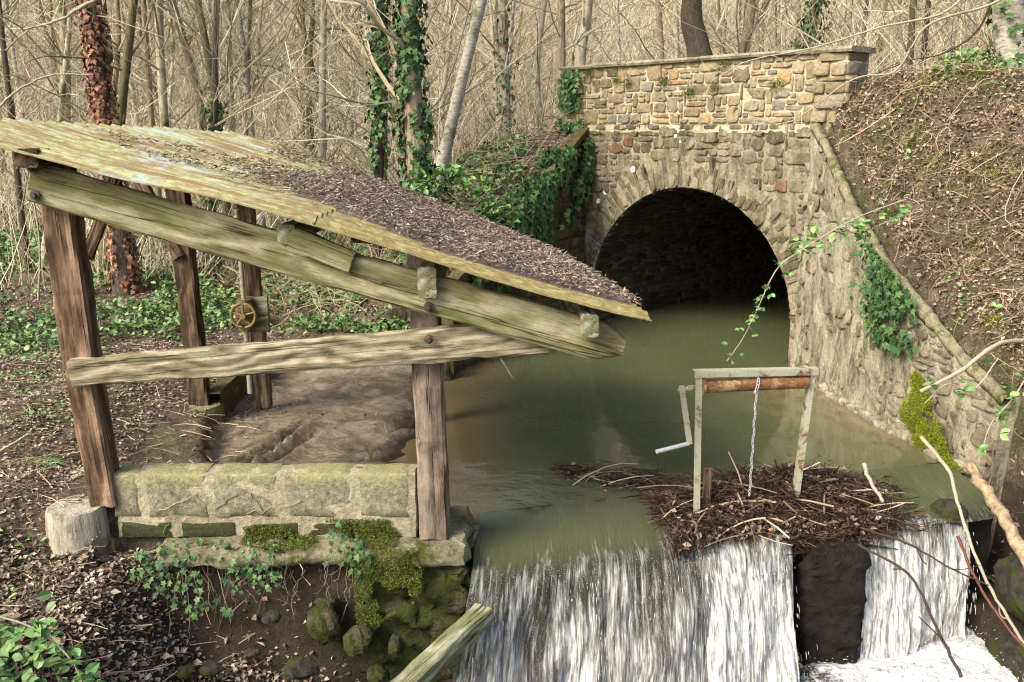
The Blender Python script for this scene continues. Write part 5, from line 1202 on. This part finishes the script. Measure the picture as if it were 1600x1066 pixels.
ivy_field(x, y, height(x, y) + U(.02, .16, n), np.tile([-.3, -.5, .8], (n, 1)), U(.05, .1, n), mb)
n = 9000; q = U(.05, lwl[-1] * .9, n); hang = np.abs(rng.normal(0, .36, n)) * (1 - .4 * q / lwl[-1]) - .08 * (1 - .5 * q / lwl[-1]); k = fbm(q * 3, hang * 2, 1, 402, 3) > -.12; q, hang = q[k], hang[k]; n = len(q)
P = lw_fn(q, lwt(q) + .08 - hang, .04 + U(0, .1, n) - .2 * (rng.random(n) < .3)); ivy_field(P[:, 0], P[:, 1], P[:, 2], np.tile([.7, -.6, .3], (n, 1)), U(.05, .1, n), mb)
tag(mb.build('ivy', L_IVY, origin=(-.3, 10.6, 1.)), 'dark green ivy spreading over the left slope and spilling down its wall', 'ivy', kind='stuff')
def ivy_obj(fnP, n, nrm, size, label, seed, org):
    mb = MB(); P = fnP(n); k = fbm(P[:, 0] * 2 + P[:, 1], P[:, 2] * 2, 3, seed, 3) > -.2; P = P[k]; ivy_field(P[:, 0], P[:, 1], P[:, 2], np.tile(nrm, (len(P), 1)), U(*size, len(P)), mb)
    return tag(mb.build('ivy', L_IVY, origin=org), label, 'ivy')
def par_ivy(n): s = rng.normal(3.38, .10, n); t = PB + U(-.25, PH, n); return face_fn(s, t, .06 + U(0, .07, n))
ivy_obj(par_ivy, 460, [-.6, -.6, .2], (.045, .085), 'narrow strand of ivy climbing the left end of the parapet', 1, tuple(face_fn(np.array([3.4]), np.array([PB]), np.array([.0]))[0]))
def rw_ivy(n):
    y = 7.45 + rng.normal(0, .16, n); z = U(.72, 1.62, n); y = y + (z - 1.2) * .25; return rw_fn(y, np.minimum(z, wt(y) + .05), .04 + U(0, .08, n))
ivy_obj(rw_ivy, 640, [-.9, -.3, .2], (.04, .08), 'patch of ivy hanging on the right wing wall below its coping', 2, (3.2, 7.45, .8))
def wall_ivy(n):
    a = U(-2.2, -1.35, n); t = U(0, 1, n); return np.stack([a, 4.86 - .12 * t + U(-.06, .0, n), .16 - .42 * t * np.clip(1.3 - np.abs(a + 1.75) * 2, 0, 1)], 1)
ivy_obj(wall_ivy, 300, [-.1, -.8, .5], (.022, .05), 'ivy sprays trailing from the block wall over the dark hollow', 3, (-1.75, 4.85, 0.))
def pier_ivy(n): return np.stack([rng.normal(-.92, .07, n), 4.8 + U(-.08, 0, n), U(-.05, .33, n)], 1)
ivy_obj(pier_ivy, 110, [0, -.9, .4], (.02, .045), 'small ivy sprig climbing the mossy right part of the block wall', 4, (-.95, 4.8, .1))

# moss cushions
L_MOSS2 = leafm('bright_moss', [(.06, .085, .006), (.15, .19, .012), (.30, .32, .03)], .9, sp=.1)
def moss(fnP, n, label, org, size=(.006, .013), cat='moss', mat=None):
    mb = MB(); P = fnP(n); n = len(P); scatter(mb, LEAF_V, LEAF_F, P, rotm(U(0, 6.28, n), U(-1.4, .2, n), rng.normal(0, .9, n)), U(*size, n)); return tag(mb.build('moss', mat or L_MOSS, origin=org), label, cat, kind='stuff')
def m1(n):
    n = n * 2; y = U(6.25, 7.15, n); z = U(.0, .62, n); top = .02 + .52 * ss(y, 6.3, 6.9) * (1 - ss(y, 6.98, 7.12)); k = (z < top * (1 + .5 * fbm(y * 7, z * 7, 1, 511, 3))) & (fbm(y * 6, z * 6, 1, 512, 3) > -.22) & (z > .22 * ss(y, 6.75, 7.1)); y, z = y[k], z[k]; n = len(y)
    lump = .05 + .06 * fbm(y * 8, z * 8, 1, 513, 2); return rw_fn(y, z, .02 + lump + rng.normal(0, .008, n))
moss(m1, 26000, 'bright green moss cushion at the waterline of the right wing wall', (3.3, 6.8, .2), mat=L_MOSS2)
def m2(n):
    a = U(-1.6, -.68, n); t = U(0, 1, n); c = fbm(a * 5, t * 3, 1, 501, 4); k = c > .02 + .25 * ss(t, .6, 1.); a, t = a[k], t[k]; n = len(a)
    top = t < .5; y = np.where(top, 4.78 + .17 * t * 2, 4.945); z = np.where(top, .125, .12 + (t - .5) * .22); return np.stack([a, y + U(-.012, 0, n), z + U(0, .02, n)], 1)
moss(m2, 20000, 'yellow green moss along the ledge and the foot of the block wall', (-1.1, 4.85, .12), (.006, .013))
def m3(n):
    a = U(-.92, -.52, n); z = U(-.5, .14, n); k = (a < -.80 + .36 * ss(z, -.5, .1) + .28 * fbm(a * 6, z * 6, 1, 502, 4)) & (fbm(a * 9, z * 9, 1, 509, 3) > -.25) ; a, z = a[k], z[k]; return np.stack([a, 4.80 - .05 * np.sqrt(np.clip(1 - ((z + .2) / .4) ** 2, 0, 1)) + .06 * fbm(a * 9, z * 9, 1, 503, 3) + U(-.01, .01, len(a)), z], 1)
moss(m3, 26000, 'thick yellow green moss hanging down the corner of the stone pier', (-.75, 4.8, -.1), (.005, .011))
def m4(n):
    c = rng.integers(0, 16, n); r5 = np.random.default_rng(9); cy = r5.uniform(6.3, 9.0, 16); cx = wx(cy) + r5.uniform(.15, .9, 16) * (cy * .56 - wx(cy)); d = rng.normal(0, .1, (n, 2)) * r5.uniform(.4, 1.1, 16)[c][:, None]; x = cx[c] + d[:, 0]; y = cy[c] + d[:, 1]; return np.stack([x, y, height(x, y) + U(0, .05, n)], 1)
moss(m4, 16000, 'scattered cushions of moss on the right bank', (4, 8, 1.5), mat=L_MOSS2)
def m5(n):
    c = rng.integers(0, 8, n); r5 = np.random.default_rng(19); cs = r5.uniform(.2, 3.3, 8); ct = PB + r5.uniform(.2, .66, 8); d = rng.normal(0, .035, (n, 2)); return face_fn(cs[c] + d[:, 0] * 1.3, ct[c] + d[:, 1], .045 + U(0, .015, n))
moss(m5, 2600, 'small dark moss patches on the face of the parapet', (1.8, 10.8, 2.9), (.008, .018))
# weeds and brambles on the right bank
mb = MB(); n = 3200; y = U(5.6, 10, n); x = wx(y) + .05 + U(0, 2.6, n); k = (fbm(x, y, 2.6, 601, 3) > .12); leaves_on(mb, x[k], y[k], U(.02, .055, k.sum()), BLEAF_V, BLEAF_F, 0, (.02, .14), .6)
n = 260; q = U(0, 1, n); x = 3.95 + .7 * q + rng.normal(0, .05, n); y = 8.6 - .3 * q + rng.normal(0, .06, n); leaves_on(mb, x, y, U(.04, .07, n), BLEAF_V, BLEAF_F, 0, (.02, .2), .6)
tag(mb.build('weeds', [L_BRAM], origin=(4, 8, 1.5)), 'green weeds and fern sprigs among the dry stems of the right bank', 'weeds', kind='stuff')
def bramble(label, pts, nl, size, seed):
    o = branch('bramble', pts, .006, .003, T_STICKP, label, 'bramble', seed=seed)
    r = np.random.default_rng(seed); pts = np.array(pts); t = r.uniform(.0, len(pts) - 1.01, nl); i = t.astype(int); f = (t - i)[:, None]; P = pts[i] * (1 - f) + pts[i + 1] * f + r.normal(0, .045, (nl, 3))
    mb = MB(); P3 = np.repeat(P, 3, 0); az = np.repeat(r.uniform(0, 6.28, nl), 3) + np.tile([-1.1, 0, 1.1], nl); scatter(mb, BLEAF_V, BLEAF_F, P3, rotm(az, r.normal(.3, .5, nl * 3), r.normal(0, .5, nl * 3)), r.uniform(*size, nl * 3))
    lf = mb.build('leaves', L_BRAM, o); return o
bramble('long bramble shoot hanging in front of the dark arch', [px(1420, 310, 6.9), px(1340, 340, 6.7), px(1270, 380, 6.6), px(1215, 420, 6.5), px(1185, 480, 6.4), px(1160, 530, 6.4), px(1135, 565, 6.35)], 46, (.028, .055), 3)
bramble('leafy bramble spray over the coping of the right wing wall', [px(1440, 330, 7.3), px(1390, 345, 7.1), px(1340, 365, 6.9), px(1300, 350, 6.8), px(1255, 385, 6.8)], 40, (.04, .075), 4)
bramble('small bramble shoot with dull green leaves low on the right wing wall', [px(1560, 560, 6.1), px(1520, 610, 6.), px(1480, 600, 5.95), px(1445, 630, 5.9)], 8, (.05, .075), 5)
bramble('arching bramble stem at the right edge beside the wall end', [px(1620, 560, 5.9), px(1585, 620, 5.8), px(1550, 660, 5.75), px(1535, 700, 5.7)], 10, (.05, .08), 6)
bramble('young bramble with leaves at the bottom left corner', [px(-10, 960, 3.9), px(60, 985, 3.9), px(110, 1030, 3.85), px(130, 1070, 3.8)], 22, (.05, .08), 7)
bramble('tangled bramble bush at the foot of the ivy tree', [px(640, 300, 10.), px(700, 270, 10.), px(760, 300, 10.), px(800, 340, 10.)], 90, (.05, .1), 8)

# thin roots and ivy stems
mb = MB()
for (u0, v0, u1, v1, y) in ((245, 800, 320, 770, 4.945), (255, 835, 275, 775, 4.945), (330, 800, 380, 765, 4.945), (385, 800, 470, 785, 4.945), (395, 775, 420, 810, 4.945)):
    a = np.array(px(u0, v0, y)); b2 = np.array(px(u1, v1, y)); u = np.linspace(0, 1, 8)[:, None]; P = a + (b2 - a) * u + rng.normal(0, .008, (8, 3)) * [1, .15, 1]; tubes(mb, P[None], np.linspace(.0035, .0015, 8)[None], 4)
n = 60; x = U(-2.1, -.95, n); P = np.stack([x, 4.84 + U(-.1, .05, n), U(-.02, .02, n)], 1); L_ = U(.12, .4, n); u = np.linspace(0, 1, 7)[None, :, None]
d = np.stack([rng.normal(0, .3, n), rng.normal(-.1, .15, n), -np.ones(n)], 1); W = P[:, None] + L_[:, None, None] * d[:, None] * u + rng.normal(0, .012, (n, 7, 3)); tubes(mb, W, U(.001, .0025, n)[:, None] * np.ones((1, 7)), 3)
tag(mb.build('roots', T_DRY, origin=(-1.5, 4.85, 0)), 'thin pale roots on the block wall and dangling in the dark hollow', 'roots', kind='stuff')
branch('sapling', [px(60, 470, 6.2), px(62, 380, 6.2), px(48, 300, 6.2), px(15, 215, 6.2), px(-10, 190, 6.2)], .008, .004, T_STICKP, 'thin pale sapling stem curving up left of the front left post', 'sapling', 6, seed=31)
branch('branch', [px(470, 330, 8.6), px(440, 262, 9.2), px(425, 235, 9.2), px(398, 222, 9.4), px(350, 232, 9.6)], .006, .003, T_STICKP, 'thin arched stem just beyond the far edge of the roof', 'branch', 4, seed=32)
branch('stick', [px(0, 705, 5.6), px(25, 690, 5.65), px(45, 678, 5.7)], .010, .008, T_STICKP, 'short pale stick lying on the earth at the left edge', 'stick', seed=33)
for i, (u, v, s3, lb) in enumerate(((425, 965, (.05, .05, .03), 'small dark stone half way up the hollow'), (590, 1055, (.07, .06, .05), 'dark stone in the bottom corner of the hollow by the green beam'), (395, 1020, (.045, .04, .02), 'thin slate above the grey slab in the hollow'), (620, 1010, (.05, .06, .06), 'knobbly dark stone at the base of the pier near the beam'))):
    rock(px(u, v, 4.62), s3, ROCK, lb, 40 + i)

mb = MB(); n = 900; x = U(-2.4, -.7, n); y = U(5.1, 8.6, n); k = fbm(x, y, 1.5, 801, 3) > -.05; x, y = x[k], y[k]; leaves_on(mb, x, y, U(.008, .035, len(x)), LEAF_V, LEAF_F, 0, (0, .008), .3)
n = 120; x = U(-2.4, -.7, n); y = U(5.1, 8.6, n); sticks(mb, np.stack([x, y, height(x, y) + .006], 1), np.stack([rng.normal(0, 1, n), rng.normal(0, .7, n), rng.normal(0, .05, n)], 1), U(.03, .16, n), U(.001, .0025, n), 4, .2, 1)
tag(mb.build('leaf_litter', [T_DLEAF, T_DAM], origin=(-1.5, 6.5, .1)), 'few dark sodden leaves and bits of twig stuck in the basin mud', 'litter', kind='stuff')
